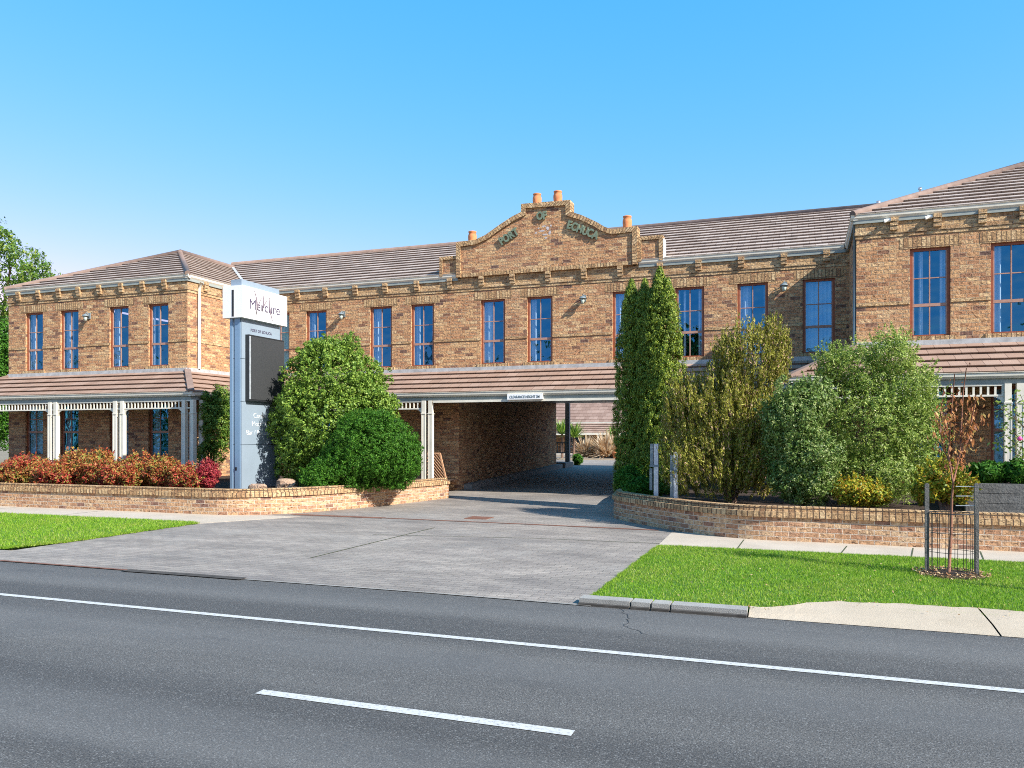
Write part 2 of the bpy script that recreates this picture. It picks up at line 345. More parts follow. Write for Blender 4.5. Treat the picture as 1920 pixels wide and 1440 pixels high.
        o = bpy.data.objects.new(name, me); COL.objects.link(o)
        if parent: o.parent = parent
        ORG[o.name] = org
        return o
def structure(o): o['kind'] = 'structure'; return o
def top(o, label, cat, group=None): return tag(o, label, cat, group)
def copy_tree(o, parent=None):
    c = o.copy(); COL.objects.link(c)
    if parent: c.parent = parent
    for ch in list(o.children): copy_tree(ch, c)
    return c

def text_mesh(name, body, size, mtx, mat, parent, extrude=.01, offset=0.0, align='LEFT'):
    cu = bpy.data.curves.new(name, 'FONT'); cu.body = body; cu.size = size; cu.extrude = extrude; cu.offset = offset; cu.align_x = align
    t = bpy.data.objects.new('tmp_text', cu); COL.objects.link(t)
    dg = bpy.context.evaluated_depsgraph_get(); me = bpy.data.meshes.new_from_object(t.evaluated_get(dg))
    bpy.data.objects.remove(t)
    org = ORG.get(parent.name, Vector((0,0,0))) if parent else Vector((0,0,0))
    me.transform(Matrix.Translation(-org) @ mtx); me.materials.clear(); me.materials.append(M[mat])
    o = bpy.data.objects.new(name, me); COL.objects.link(o)
    if parent: o.parent = parent
    ORG[o.name] = org
    return o
def FRONT(x, y, z, rot=0): return Matrix.Translation((x, y, z)) @ Matrix.Rotation(R(90), 4, 'X') @ Matrix.Rotation(rot, 4, 'Z')
def RIGHT(x, y, z): return Matrix.Translation((x, y, z)) @ Matrix.Rotation(R(90), 4, 'Z') @ Matrix.Rotation(R(90), 4, 'X')

# ------------------------------------------------------------ ground setting
g = MB(); g.face([(-900,-300,-.03),(900,-300,-.03),(900,1500,-.03),(-900,1500,-.03)]); structure(g.build('ground', 'ground'))
YE = 7.28
g = MB(); g.face([(-70,-9,0),(60,-9,0),(60,YE,0),(-70,YE,0)]); structure(g.build('road', 'asphalt'))
XL, XR = -10.35, -1.9
g = MB()
g.face([(-22,YE,.004),(XR,YE,.004),(XR,11.4,.004),(XL,11.4,.004),(XL,8.0,.004),(-22,7.6,.004)])
g.face([(-12.2,11.4,.004),(-1.0,11.4,.004),(-1.0,16.5,.004),(-4.0,21.3,.004),(-9.45,21.3,.004),(-12.2,16,.004)])
g.face([(-9.45,21.3,.004),(-4.0,21.3,.004),(-4.0,31.6,.30),(-9.45,31.6,.30)])
g.face([(-26,31.6,.30),(6,31.6,.30),(6,47,.36),(-26,47,.36)])
structure(g.build('driveway', 'drive'))
# joints, saw cuts and the rusty slot drain
def strip(pts, w, z, name, mat):
    s = MB()
    for a, b in zip(pts[:-1], pts[1:]):
        d = Vector((b[0]-a[0], b[1]-a[1])).normalized(); n = Vector((-d.y, d.x))*w/2
        s.face([(a[0]-n.x, a[1]-n.y, z), (b[0]-n.x, b[1]-n.y, z), (b[0]+n.x, b[1]+n.y, z), (a[0]+n.x, a[1]+n.y, z)])
    return s.build(name, mat)
M['gutterdark'] = flat_mat('gutter_dark', (.05, .045, .04), .95, .4, 9)  # shared dark tone: rusty gutter patch at left, kerb foot strip at right
M['jointm'] = flat_mat('joint_moss', (.05, .065, .03), 1, .3, 8)
structure(strip([G(582,1047), G(700,1018), G(815,990)], .022, .008, 'driveway_joint', 'jointm'))
structure(strip([G(700,1003), G(1000,1010), G(1240,1020)], .018, .008, 'driveway_joint', 'jointm'))
structure(strip([G(0,1052), G(240,1070), G(458,1086)], .05, .010, 'gutter_gap', 'rust'))
structure(strip([G(235,1070.5), G(350,1078.5), G(456,1086.5)], .13, .011, 'gutter_gap', 'gutterdark'))
structure(strip([G(458,1087), G(800,1112), G(1108,1137)], .03, .008, 'gutter_edge', 'kerbgrey'))
g = MB()
for (a, b_, hw) in (((550,965),(720,972),.10), ((720,972),(1000,984),.05), ((1000,984),(1235,995),.055)):
    p, q = G(*a), G(*b_); g.face([(p[0],p[1]-hw,.009),(q[0],q[1]-hw,.009),(q[0],q[1]+hw,.009),(p[0],p[1]+hw,.009)])
dr = g.build('drain_channel', 'rust'); top(dr, 'rusty slot drain crossing the driveway in line with the garden walls', 'drain')
g = MB(); p = [G(870,973.5), G(912,974.5), G(926,970.5), G(886,969)]
g.prism([(x, y) for x, y in p], 0.002, .014); top(g.build('access_cover', 'rust'), 'small rusty square access cover in the driveway', 'cover')
# footpaths
g = MB(); zf = .009
g.prism([(XR-.05,11.42),(60,11.42),(60,12.9),(-1.0,13.55),(-2.0,13.2)], -.02, zf)
structure(g.build('footpath', 'path'))
g = MB(); g.prism([(-70,11.62),(XL,11.62),(XL+1.05,13.3),(-70,13.1)], -.02, zf); structure(g.build('footpath', 'path'))
for (a, b_) in (((1588,1024),(1575,1040)), ((1712,1028),(1708,1048)), ((1838,1034),(1846,1054)), ((1395,1012),(1380,1032))):
    structure(strip([G(*a, zf), G(*b_, zf)], .018, zf+.003, 'footpath_joint', 'jointm'))
for x in (-21.5, -19, -16.5, -14): structure(strip([(x,11.65),(x,12.95)], .015, zf+.003, 'footpath_joint', 'jointm'))
# lawns (soil sheet + blades)
ZL = .035
def rpt(u, v): return G(u, v, ZL)
lawnR = [(XR, 7.46), (-1.0, 7.46), (-.55, 7.47), (-.25, 7.56), (.05, 7.84), (.35, 8.04), (1.2, 8.14), (30, 8.25), (30, 11.42), (XR, 11.42)]
g = MB(); g.prism(lawnR, -.02, ZL); structure(g.build('verge_ground', 'lawnbase'))
lawnL = [(-60, 8.0), (XL-.35, 8.0), (XL-.05, 8.9), (XL-.05, 11.62), (-60, 11.62)]
g = MB(); g.prism(lawnL, -.02, ZL); structure(g.build('verge_ground', 'lawnbase'))
def blades(name, x0, x1, fy0, fy1, n, hgt, wid, label):
    x = RNG.uniform(x0, x1, n); t = RNG.uniform(0, 1, n)
    ya = np.array([fy0(a) for a in x]); yb = np.array([fy1(a) for a in x]); y = ya + (yb-ya)*t
    h = hgt*RNG.uniform(.5, 1.25, n); a = RNG.uniform(0, 2*np.pi, n); lx, ly = RNG.normal(0, .45, n)*h, RNG.normal(0, .45, n)*h
    dx, dy = np.cos(a)*wid/2, np.sin(a)*wid/2
    V = np.empty((n, 3, 3)); V[:,0] = np.stack([x-dx, y-dy, np.full(n, ZL)], 1); V[:,1] = np.stack([x+dx, y+dy, np.full(n, ZL)], 1)
    V[:,2] = np.stack([x+lx, y+ly, ZL+h], 1)
    return rawmesh(name, V.reshape(-1, 3), n, 3, 'grassb')
def rawmesh(name, verts, nf, k, mat, parent=None):
    org = ORG.get(parent.name, Vector((0,0,0))) if parent else Vector((0,0,0))
    verts = np.asarray(verts, np.float32) - np.array(org, np.float32)
    me = bpy.data.meshes.new(name); me.vertices.add(nf*k); me.vertices.foreach_set('co', verts.ravel())
    me.loops.add(nf*k); me.loops.foreach_set('vertex_index', np.arange(nf*k, dtype=np.int32))
    me.polygons.add(nf); me.polygons.foreach_set('loop_start', np.arange(0, nf*k, k, dtype=np.int32))
    me.polygons.foreach_set('loop_total', np.full(nf, k, np.int32)); me.update(calc_edges=True)
    me.materials.append(M[mat] if isinstance(mat, str) else mat)
    o = bpy.data.objects.new(name, me); COL.objects.link(o)
    if parent: o.parent = parent
    ORG[o.name] = org
    return o
def frontR(x):
    xs = [p[0] for p in lawnR[:8]]; ys = [p[1] for p in lawnR[:8]]; return float(np.interp(x, xs, ys))+.02*math.sin(x*9)+.015*math.sin(x*23)
o = blades('grass', XR-.02, 7.5, frontR, lambda x: 11.40+.02*math.sin(x*7), 170000, .028, .007, '')
tag(o, 'bright green mown verge around the caged sapling right of the driveway', 'grass', kind='stuff')
o = blades('grass', -24, XL, lambda x: 8.0 if x < XL-.3 else 8.0+(x-XL+.3)*3.0, lambda x: 11.62, 90000, .036, .010, '')
tag(o, 'bright green mown verge left of the driveway before the red shrubs', 'grass', kind='stuff')
def edge_blades(x0, y0, x1, y1, n, w_):
    t = RNG.uniform(0, 1, n); off = RNG.normal(0, w_, n)+.015*np.sin(t*37)+.010*np.sin(t*91); dx, dy = x1-x0, y1-y0; L = math.hypot(dx, dy); x = x0+dx*t-dy/L*off; y = y0+dy*t+dx/L*off
    h = .034*RNG.uniform(.4, 1.2, n); a = RNG.uniform(0, 6.28, n); V = np.empty((n, 3, 3)); z0 = np.full(n, .012)
    V[:,0] = np.stack([x-np.cos(a)*.004, y-np.sin(a)*.004, z0], 1); V[:,1] = np.stack([x+np.cos(a)*.004, y+np.sin(a)*.004, z0], 1); V[:,2] = np.stack([x+RNG.normal(0, .018, n), y+RNG.normal(0, .018, n), z0+h], 1)
    return V.reshape(-1, 3)
EV = np.concatenate([edge_blades(XR, 7.46, XR, 11.42, 9000, .014), edge_blades(XR, 11.42, 8, 11.42, 14000, .022), edge_blades(XL, 8.8, XL, 11.62, 6000, .03), edge_blades(XL, 11.62, -22, 11.62, 9000, .03), edge_blades(XL-.3, 8.0, XL, 8.9, 2500, .03), edge_blades(-.9, 7.47, -.3, 7.5, 1200, .015), edge_blades(.1, 7.88, 8, 8.17, 9000, .02)])
o = rawmesh('grass_fringe', EV, len(EV)//3, 3, 'grassb'); tag(o, 'ragged fringe of grass along the verge edges', 'grass', kind='stuff')
# kerb: separate stone blocks on the right
def kerb_block(x0, x1, label):
    s = MB(); n = 5
    s.box(x0, x1, YE+.02, YE+.19, -.02, .062); o = s.build('kerb', 'kerbgrey'); structure(o)
    s = MB(); s.box(x0, x1, YE-.03, YE+.017, -.02, .022); structure(s.build('kerb_foot', 'gutterdark'))  # separate dark strip along the foot of the kerb face
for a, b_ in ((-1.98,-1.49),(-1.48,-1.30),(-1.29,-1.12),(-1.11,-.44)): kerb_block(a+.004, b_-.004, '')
g = MB()
xs = [.63, 1.2, 2.0, 2.72]; 
def apron(x0, x1, n):
    s = MB()
    for i in range(n):
        a, b2 = x0+(x1-x0)*i/n, x0+(x1-x0)*(i+1)/n
        ya, yb = frontR(a)+.0, frontR(b2)
        for (z0, z1, t0, t1) in ((.004,.03,0,.35),(.03,.052,.35,1)):
            s.face([(a, YE+(ya-YE)*t0, z0), (b2, YE+(yb-YE)*t0, z0), (b2, YE+(yb-YE)*t1, z1), (a, YE+(ya-YE)*t1, z1)])
    return s
# pale lay-back crossover widening out of the kerb
g = apron(-.43, 1.50, 20); 
structure(g.build('crossover', 'kerb'))
g = apron(1.515, 5.2, 10); structure(g.build('crossover', 'kerb'))
g = apron(5.215, 12, 6); structure(g.build('crossover', 'kerb'))
# road markings
def mark(x0, x1, y, w):
    s = MB(); s.face([(x0, y-w/2, .004), (x1, y-w/2, .004), (x1, y+w/2, .004), (x0, y+w/2, .004)]); return structure(s.build('road_marking', 'paint'))
mark(-60, 40, 5.755, .078)
a, b_ = G(485,1298), G(1075,1375); mark(a[0], b_[0], 4.115, .083)
mark(a[0]-12, a[0]-9, 4.115, .083); mark(b_[0]+9, b_[0]+12, 4.115, .083)

M['tarm'] = flat_mat('crack_sealant', (.035, .036, .038), .6, .2, 8)
def crack(pts, w_):
    P = [Vector(G(*p)) for p in pts]; out = [P[0]]
    for a, b in zip(P[:-1], P[1:]):
        for k in range(1, 9): out.append(a.lerp(b, k/8)+Vector((random.uniform(-.02, .02), random.uniform(-.02, .02))))
    structure(strip([tuple(p) for p in out], w_, .003, 'road_crack', 'tarm'))
crack([(1160,1140),(1180,1160),(1172,1176),(1215,1190)], .006)
# ------------------------------------------------------------ garden walls and beds
def smooth_path(pts, n=6):
    out = []
    P = [Vector(p) for p in pts]
    for i in range(len(P)-1):
        p0, p1, p2, p3 = P[max(i-1,0)], P[i], P[i+1], P[min(i+2, len(P)-1)]
        for k in range(n):
            t = k/n; out.append(.5*((2*p1)+(-p0+p2)*t+(2*p0-5*p1+4*p2-p3)*t*t+(-p0+3*p1-3*p2+p3)*t*t*t))
    out.append(P[-1]); return out
def offset(path, d):
    out = []
    for i, p in enumerate(path):
        t = (path[min(i+1, len(path)-1)]-path[max(i-1, 0)]).normalized(); out.append(Vector((p.x-t.y*d, p.y+t.x*d)))
    return out
def wall_run(path, layers, name_root):
    # layers: (name, mat, z0, z1, front offset, back offset)
    for (nm, mat, z0, z1, d0, d1) in layers:
        s = MB(); a, b = offset(path, d0), offset(path, d1); L = 0
        for i in range(len(path)-1):
            l = (path[i+1]-path[i]).length; U0, U1 = L, L+l; L += l
            s.face([(*a[i], z0), (*a[i+1], z0), (*a[i+1], z1), (*a[i], z1)], [(U0, z0), (U1, z0), (U1, z1), (U0, z1)])
            s.face([(*a[i], z1), (*a[i+1], z1), (*b[i+1], z1), (*b[i], z1)], [(U0, 0), (U1, 0), (U1, .2), (U0, .2)])
            s.face([(*b[i+1], z0), (*b[i], z0), (*b[i], z1), (*b[i+1], z1)], [(U1, z0), (U0, z0), (U0, z1), (U1, z1)])
            s.face([(*a[i+1], z0), (*a[i], z0), (*b[i], z0), (*b[i+1], z0)], [(U1, 0), (U0, 0), (U0, .2), (U1, .2)])
        for k in (0, len(path)-1):
            q = [(*a[k], z0), (*b[k], z0), (*b[k], z1), (*a[k], z1)]; s.face(q if k else q[::-1], [(0, z0), (.23, z0), (.23, z1), (0, z1)])
        s.build(nm, mat, name_root)
baseL = [(-40, 12.85), (-26, 12.9), G(200,957.5), G(330,963), G(445,966.5), G(562,962), G(650,955), G(750,945), (G(842,934)[0], G(842,934)[1])]
pL = smooth_path(baseL, 6)
w1 = thing('garden_wall', (-12, 13, 0), 'low tan brick garden wall in front of the red shrubs left of the driveway', 'garden wall')
LAY = [('wall_body', 'lowbrick', -.02, .365, 0, .23), ('lower_coping', 'coping', .367, .452, -.032, .235), ('upper_coping', 'coping', .454, .525, .055, .24)]
wall_run(pL, LAY, w1)
baseR = [(-4.15, 21.2), (-4.1, 19.6), (-3.75, 17.2), (-3.55, 16.0), G(1153,972), G(1195,982), G(1270,996), G(1345,1006.5), G(1430,1013.5), G(1560,1019), G(1740,1028), (G(1920,1036)), (9, 12.55), (20, 12.4)]
pR = smooth_path(baseR, 6)
w2 = thing('garden_wall', (0, 13, 0), 'low curved brick garden wall under the tall shrubs right of the driveway', 'garden wall')
wall_run(pR, LAY, w2)
def bed(path, back, z, label):
    s = MB(); a = offset(path, .2)
    poly = [tuple(p) for p in a]+back
    # fan strips to the back edge so that the sheet can ripple
    s.face([(*p, z) for p in poly]); return structure(s.build('garden_bed', 'soil'))
bed(pL, [(-9.5, 21.3), (-40, 21.3)], .36, ''); bed(pR, [(20, 21.3)], .40, '')

# ------------------------------------------------------------ the motel
MY, WY = 21.4, 18.65                       # main facade, wing facade
XWL, XWR, XRL, XRR = -24.25, -16.96, 1.14, 10.0
PL, PR = -9.45, -4.1                       # passage
B = thing('motel_building', (-8, 21.4, 0), 'long two storey brown brick motel with tiled roofs, verandahs and a central drive-through arch', 'building')
def facade(y, x0, x1, z0, z1, ops, rev=.11, mat='brick'):
    """front wall (faces -Y) with openings (x0,x1,z0,z1)"""
    s = MB(); xs = sorted({x0, x1, *[o[0] for o in ops], *[o[1] for o in ops]}); zs = sorted({z0, z1, *[o[2] for o in ops], *[o[3] for o in ops]})
    for a, b in zip(xs[:-1], xs[1:]):
        for c, d in zip(zs[:-1], zs[1:]):
            mx, mz = (a+b)/2, (c+d)/2
            if any(o[0] < mx < o[1] and o[2] < mz < o[3] for o in ops): continue
            s.face([(a, y, c), (b, y, c), (b, y, d), (a, y, d)])
    for o in ops:
        a, b, c, d = o; r = rev
        s.face([(a, y, c), (a, y, d), (a, y+r, d), (a, y+r, c)]); s.face([(b, y, d), (b, y, c), (b, y+r, c), (b, y+r, d)])
        s.face([(a, y, d), (b, y, d), (b, y+r, d), (a, y+r, d)]); s.face([(a, y, c), (a, y+r, c), (b, y+r, c), (b, y, c)])
    return s
WW, WH, WZ = .76, 1.86, 3.71
upM = [XatY(u, MY) for u in (524, 593, 714, 792, 924, 1012, 1174, 1293, 1411, 1535)]
upL = [XatY(u, WY) for u in (64, 130, 223, 297)]
upR = [XatY(u, WY) for u in (1744, 1898)]+[7.6, 9.0]
GZ0, GZ1 = 1.0, 2.62
grM = [-15.6, -14.0, -11.9, -2.4, -.5]
opsM = [(x-WW/2, x+WW/2, WZ, WZ+WH) for x in upM]+[(x-WW/2, x+WW/2, GZ0, GZ1) for x in grM]+[(PL, PR, -.1, 2.95)]
opsL = [(x-WW/2, x+WW/2, WZ, WZ+WH) for x in upL]+[(x-WW/2, x+WW/2, GZ0, GZ1) for x in upL]
opsR = [(x-WW/2, x+WW/2, WZ, WZ+WH) for x in upR]+[(x-WW/2, x+WW/2, GZ0, GZ1) for x in upR[1:]+[2.6]]
ZT = 6.26
facade(MY, XWR, XRL, -.1, ZT, opsM).build('wall', 'brick', B)
facade(WY, XWL, XWR, -.1, ZT, opsL).build('wall', 'brick', B)
facade(WY, XRL, XRR, -.1, ZT, opsR).build('wall', 'brick', B)
s = MB(); s.face([(XWR, WY, -.1), (XWR, MY, -.1), (XWR, MY, ZT), (XWR, WY, ZT)])
s.build('wall', 'brick', B)
s = MB(); s.face([(XRL, MY, -.1), (XRL, WY, -.1), (XRL, WY, ZT), (XRL, MY, ZT)]); s.build('wall', 'brick', B)
s = MB(); YB = 31.3
s.face([(XWL, YB, -.1), (XWL, WY, -.1), (XWL, WY, ZT), (XWL, YB, ZT)]); s.face([(XRR, WY, -.1), (XRR, YB, -.1), (XRR, YB, ZT), (XRR, WY, ZT)])
s.face([(XWL, YB, 2.95), (XWL, YB, ZT), (XRR, YB, ZT), (XRR, YB, 2.95)]); s.face([(XWL, YB, -.1), (XWL, YB, 2.95), (PL, YB, 2.95), (PL, YB, -.1)])
s.face([(PR, YB, -.1), (PR, YB, 2.95), (XRR, YB, 2.95), (XRR, YB, -.1)])
s.build('wall', 'brick', B)
for q in ([(PL, MY+.11, -.1), (PL, YB, -.1), (PL, YB, 2.95), (PL, MY+.11, 2.95)], [(PR, YB, -.1), (PR, MY+.11, -.1), (PR, MY+.11, 2.95), (PR, YB, 2.95)]):
    s = MB(); s.face(q); s.build('passage_wall', 'brick', B)
s.build('passage_wall', 'brick', B)
s = MB(); s.face([(PL, MY+.11, 2.95), (PL, YB, 2.95), (PR, YB, 2.95), (PR, MY+.11, 2.95)]); s.build('passage_ceiling', 'slate', B)
# floors inside so that no daylight leaks between storeys
s = MB(); s.face([(XWL, WY+.3, 3.1), (XRR, WY+.3, 3.1), (XRR, YB, 3.1), (XWL, YB, 3.1)])
s.v = []; s.f = []; s.uv = []; s.sm = []
for (a, b, y0) in ((XWL, XWR, WY+.15), (XWR, XRL, MY+.15), (XRL, XRR, WY+.15)): s.box(a+.01, b-.01, y0, YB-.05, 3.05, 3.15); 
s.build('upper_floor', 'interior', B)
# kerb ledge and verandah floor in the passage
s = MB(); n = 10
for i in range(n):
    ya, yb = MY+.35+(YB+1.2-MY-.35)*i/n, MY+.35+(YB+1.2-MY-.35)*(i+1)/n; za = max(0, (ya-MY)/10.2*.3); zb = (yb-MY)/10.2*.3
    s.face([(PL+.28, ya, za-.05), (PL+.28, yb, zb-.05), (PL+.28, yb, zb+.17), (PL+.28, ya, za+.17)]); s.face([(PL+.28, ya, za+.17), (PL+.28, yb, zb+.17), (PL-.0, yb, zb+.17), (PL-.0, ya, za+.17)])
s.face([(PL, MY+.35, -.05), (PL+.28, MY+.35, -.05), (PL+.28, MY+.35, .17), (PL, MY+.35, .17)])
s.build('passage_kerb', 'kerbgrey', B)

# trim: soldier heads, sills, string course, frieze, brackets
def trims(y, xs, x0, x1, skipstring=()):
    for x in xs:
        so_ = MB(); so_.face([(x-WW/2-.2, y-.006, WZ+WH), (x+WW/2+.2, y-.006, WZ+WH), (x+WW/2+.2, y-.006, WZ+WH+.23), (x-WW/2-.2, y-.006, WZ+WH+.23)]); so_.build('window_head', 'soldier', B)
        si = MB(); si.box(x-WW/2-.1, x+WW/2+.1, y-.03, y+.1, WZ-.10, WZ-.002); si.build('brick_sill', 'soldier', B)
    cuts = sorted([(x-WW/2-.0, x+WW/2+.0) for x in xs]); a = x0
    for c0, c1 in cuts+[(x1, x1)]:
        if c0-a > .05: st = MB(); st.box(a, c0, y-.020, y+.02, 4.40, 4.475); st.build('string_course', 'yellow', B)
        a = c1
    fr = MB()
    for (z0, z1, d) in ((5.85, 5.915, .016), (5.925, 5.99, .034), (5.99, 6.24, .020)): fr.box(x0-(d if x0 == XWL or x0==XRL else 0), x1+(d if x1 == XWR else 0), y-d, y+.02, z0, z1)
    fr.build('frieze', 'yellow', B)
trims(MY, upM, XWR, XRL); trims(WY, upL, XWL, XWR); trims(WY, upR, XRL, XRR)
# frieze and string on the wing's side wall
s = MB()
for (z0, z1, d) in ((5.85, 5.915, .016), (5.925, 5.99, .034), (5.99, 6.24, .020)): s.box(XWR-.02, XWR+d+.001, WY+.001, MY-d, z0, z1)
s.build('frieze', 'yellow', B)
s = MB(); s.box(XWR-.02, XWR+.02, WY-.02, MY-.02, 4.40, 4.475); s.build('string_course', 'yellow', B)
def bracket(x, y):
    s = MB(); w = .155
    for (z0, z1, d) in ((6.165, 6.25, .115), (6.075, 6.155, .098), (5.985, 6.065, .080)): s.box(x-w/2, x+w/2, y-d, y+.02, z0, z1)
    return s.build('eave_bracket', 'yellow', B)
for u in (560, 612, 668, 724, 783, 845, 904, 962, 1029, 1096, 1164, 1238, 1310, 1390, 1470, 1550): bracket(XatY(u, MY), MY)
for u in (38, 75, 113, 150, 189, 230, 270, 311): bracket(XatY(u, WY), WY)
for u in (1676, 1757, 1841, 1918): bracket(XatY(u, WY), WY)
for x in (6.6, 7.7, 8.8): bracket(x, WY)
for yy in (19.35, 20.15, 20.95):
    s = MB()
    for (z0, z1, d) in ((6.165, 6.25, .115), (6.075, 6.155, .098), (5.985, 6.065, .080)): s.box(XWR-.02, XWR+d, yy-.08, yy+.08, z0, z1)
    s.build('eave_bracket', 'yellow', B)

# windows ---------------------------------------------------------
def win_proto(w, h, split, cvar):
    """origin: bottom centre on the outer wall plane"""
    f = MB(); y0, y1 = .062, .12; t = .055; hw = w/2
    f.box(-hw, -hw+t, y0, y1, 0, h); f.box(hw-t, hw, y0, y1, 0, h); f.box(-hw+t, hw-t, y0, y1, h-t, h); f.box(-hw+t, hw-t, y0-.02, y1, 0, t*.6)
    s = MB(); zm = h*split
    s.box(-hw+t, hw-t, .066, .115, zm-.03, zm+.035)                        # meeting rail
    zc = (zm+h-t)/2
    s.box(-hw+t, hw-t, .076, .104, zc-.011, zc+.011)
    s.box(-.012, .012, .072, .108, zm+.035, h-t); s.box(-.012, .012, .072, .108, t*.6, zm-.03)
    for xx in (-hw+t, hw-t-.022): s.box(xx, xx+.022, .07, .11, t*.6, h-t)
    gl = MB(); gl.face([(-hw+t, .092, t*.5), (hw-t, .092, t*.5), (hw-t, .092, h-t), (-hw+t, .092, h-t)])
    cu = MB(); spans = {0: [(-.97, -.40), (.80, .97)], 1: [(-.97, .97)], 2: [(-.97, -.15), (.70, .97)], 3: [(-.97, -.72), (-.5, -.3), (.55, .97)]}[cvar]
    for a, b in spans:
        a *= hw; b *= hw; n = max(8, int((b-a)/.018)); ph = random.random()*6
        P = [(a+(b-a)*i/n, .20+.022*math.sin(i*1.15+ph)+.012*math.sin(i*.37+ph)) for i in range(n+1)]
        for p, q in zip(P[:-1], P[1:]): cu.face([(p[0], p[1], .05), (q[0], q[1], .05), (q[0], q[1]*1.0, h-.03), (p[0], p[1], h-.03)], smooth=True)
    W_ = f.build('window', 'timber'); W_sub = [s.build('sash', 'sash'), gl.build('window_pane', 'glass'), cu.build('curtain', 'curtain')]
    for c in W_sub: c.parent = W_
    return W_
protos = [win_proto(WW, WH, .355, k) for k in range(4)]
gprotos = [win_proto(WW, GZ1-GZ0, .45, k) for k in (1, 0)]
used = set()
def put_window(p, x, y, z):
    o = p if p.name not in used else copy_tree(p); used.add(p.name); o.parent = B; o.location = Vector((x, y, z))-ORG[B.name]; return o
for i, x in enumerate(upM): put_window(protos[[1, 0, 2, 0, 2, 0, 1, 3, 2, 1][i]], x, MY, WZ)
for i, x in enumerate(upL): put_window(protos[[0, 2, 0, 3][i]], x, WY, WZ)
for i, x in enumerate(upR): put_window(protos[[3, 0, 1, 1][i]], x, WY, WZ)
for i, x in enumerate(upL): put_window(gprotos[i % 2], x, WY, GZ0)
for i, x in enumerate(grM): put_window(gprotos[i % 2], x, MY, GZ0)
for i, x in enumerate(upR[1:]+[2.6]): put_window(gprotos[i % 2], x, WY, GZ0)

# roofs ---------------------------------------------------------------
def clip(poly, axis_b, keep_above):
    out = []
    for i in range(len(poly)):
        p, q = poly[i], poly[(i+1) % len(poly)]
        pi = (p[1] >= axis_b) if keep_above else (p[1] <= axis_b); qi = (q[1] >= axis_b) if keep_above else (q[1] <= axis_b)
        if pi: out.append(p)
        if pi != qi:
            t = (axis_b-p[1])/(q[1]-p[1]); out.append((p[0]+(q[0]-p[0])*t, axis_b))
    return out
def roof_plane(poly, mat, name='roof_slope', course=.38, step=.046):
    P = [Vector(p) for p in poly]; n = (P[1]-P[0]).cross(P[2]-P[1]).normalized()
    if n.z < 0: n = -n; P = P[::-1]
    a = (Vector((0,0,1)).cross(n)).normalized(); b = n.cross(a)
    if b.z < 0: b = -b; a = -a
    o = min(P, key=lambda p: p.z); pp = [((p-o).dot(a), (p-o).dot(b)) for p in P]; bm_ = max(q[1] for q in pp); s = MB(); k = 0
    while k*course < bm_-.01:
        b0, b1 = k*course, min((k+1)*course, bm_); c = clip(clip(pp, b0, True), b1, False)
        if len(c) >= 3:
            f = lambda q, off=None: o+a*q[0]+b*q[1]+n*(step*(1-(q[1]-b0)/course) if off is None else off)
            s.face([f(q) for q in c], [(q[0], q[1]+.001) for q in c])
            lo = [q for q in c if abs(q[1]-b0) < 1e-5]
            if len(lo) >= 2:
                l0, l1 = min(lo), max(lo); oh = .034 if k else .0; no = .013; U = [(l0[0], b0+.1), (l1[0], b0+.1), (l1[0], b0+.13), (l0[0], b0+.13)]
                g0, g1 = (l0[0], b0-oh), (l1[0], b0-oh); top_h = step*(1+oh/course)
                if oh: s.face([f(g0, top_h), f(g1, top_h), f(l1), f(l0)], U)                       # tile nose overhanging the course below
                s.face([f(g0, top_h-no), f(g1, top_h-no), f(g1, top_h), f(g0, top_h)], U)
                if oh: s.face([f(l0, step-no-.004), f(l1, step-no-.004), f(g1, top_h-no), f(g0, top_h-no)], U)
                s.face([f(l0, -.003), f(l1, -.003), f(l1, step-no), f(l0, step-no)], U)
        k += 1
    return s.build(name, mat, B)
def cap(p0, p1, r=.11, name='ridge_cap'):
    s = MB(); s.tube([Vector(p0), Vector(p1)], r, 8); return s.build(name, 'ridge', B)
GO = .08; ZE = 6.35; PT = .465                     # gutter overhang, eave height, pitch
my, wy = MY-GO, WY-GO
YR = 25.6; ZR = ZE+PT*(YR-my)
# left wing
xl, xr = XWL-GO, XWR+GO; hwL = (xr-xl)/2; xc = (xl+xr)/2; ya = wy+hwL; za = ZE+PT*hwL; yv = my+hwL
roof_plane([(xl, wy, ZE), (xr, wy, ZE), (xc, ya, za)], 'tile')
roof_plane([(xr, wy, ZE), (xr, my, ZE), (xc, yv, za), (xc, ya, za)], 'tile')
roof_plane([(xl, YB, ZE), (xl, wy, ZE), (xc, ya, za), (xc, YB-.5, za)], 'tile')
cap((xl, wy, ZE+.03), (xc, ya, za+.03), .085, 'hip_cap'); cap((xr, wy, ZE+.03), (xc, ya, za+.03), .085, 'hip_cap'); cap((xc, ya, za+.03), (xc, yv+1.0, za+.03), .10)
# main roof
xr2 = XRL-GO; hwR = (10.2-xr2)/2; xc2 = xr2+hwR; zb = ZE+PT*hwR
roof_plane([(xr, my, ZE), (xr2, my, ZE), (xr2+(YR-my), YR, ZR), (xr-(YR-my), YR, ZR)], 'tile')
roof_plane([(xl-1, YB+.3, ZE-.3), (xl-1+0, YR, ZR), (10, YR, ZR), (10, YB+.3, ZE-.3)][::-1], 'tile')
cap((xr-(YR-my)+.1, YR, ZR+.03), (xr2+(YR-my), YR, ZR+.03), .10)
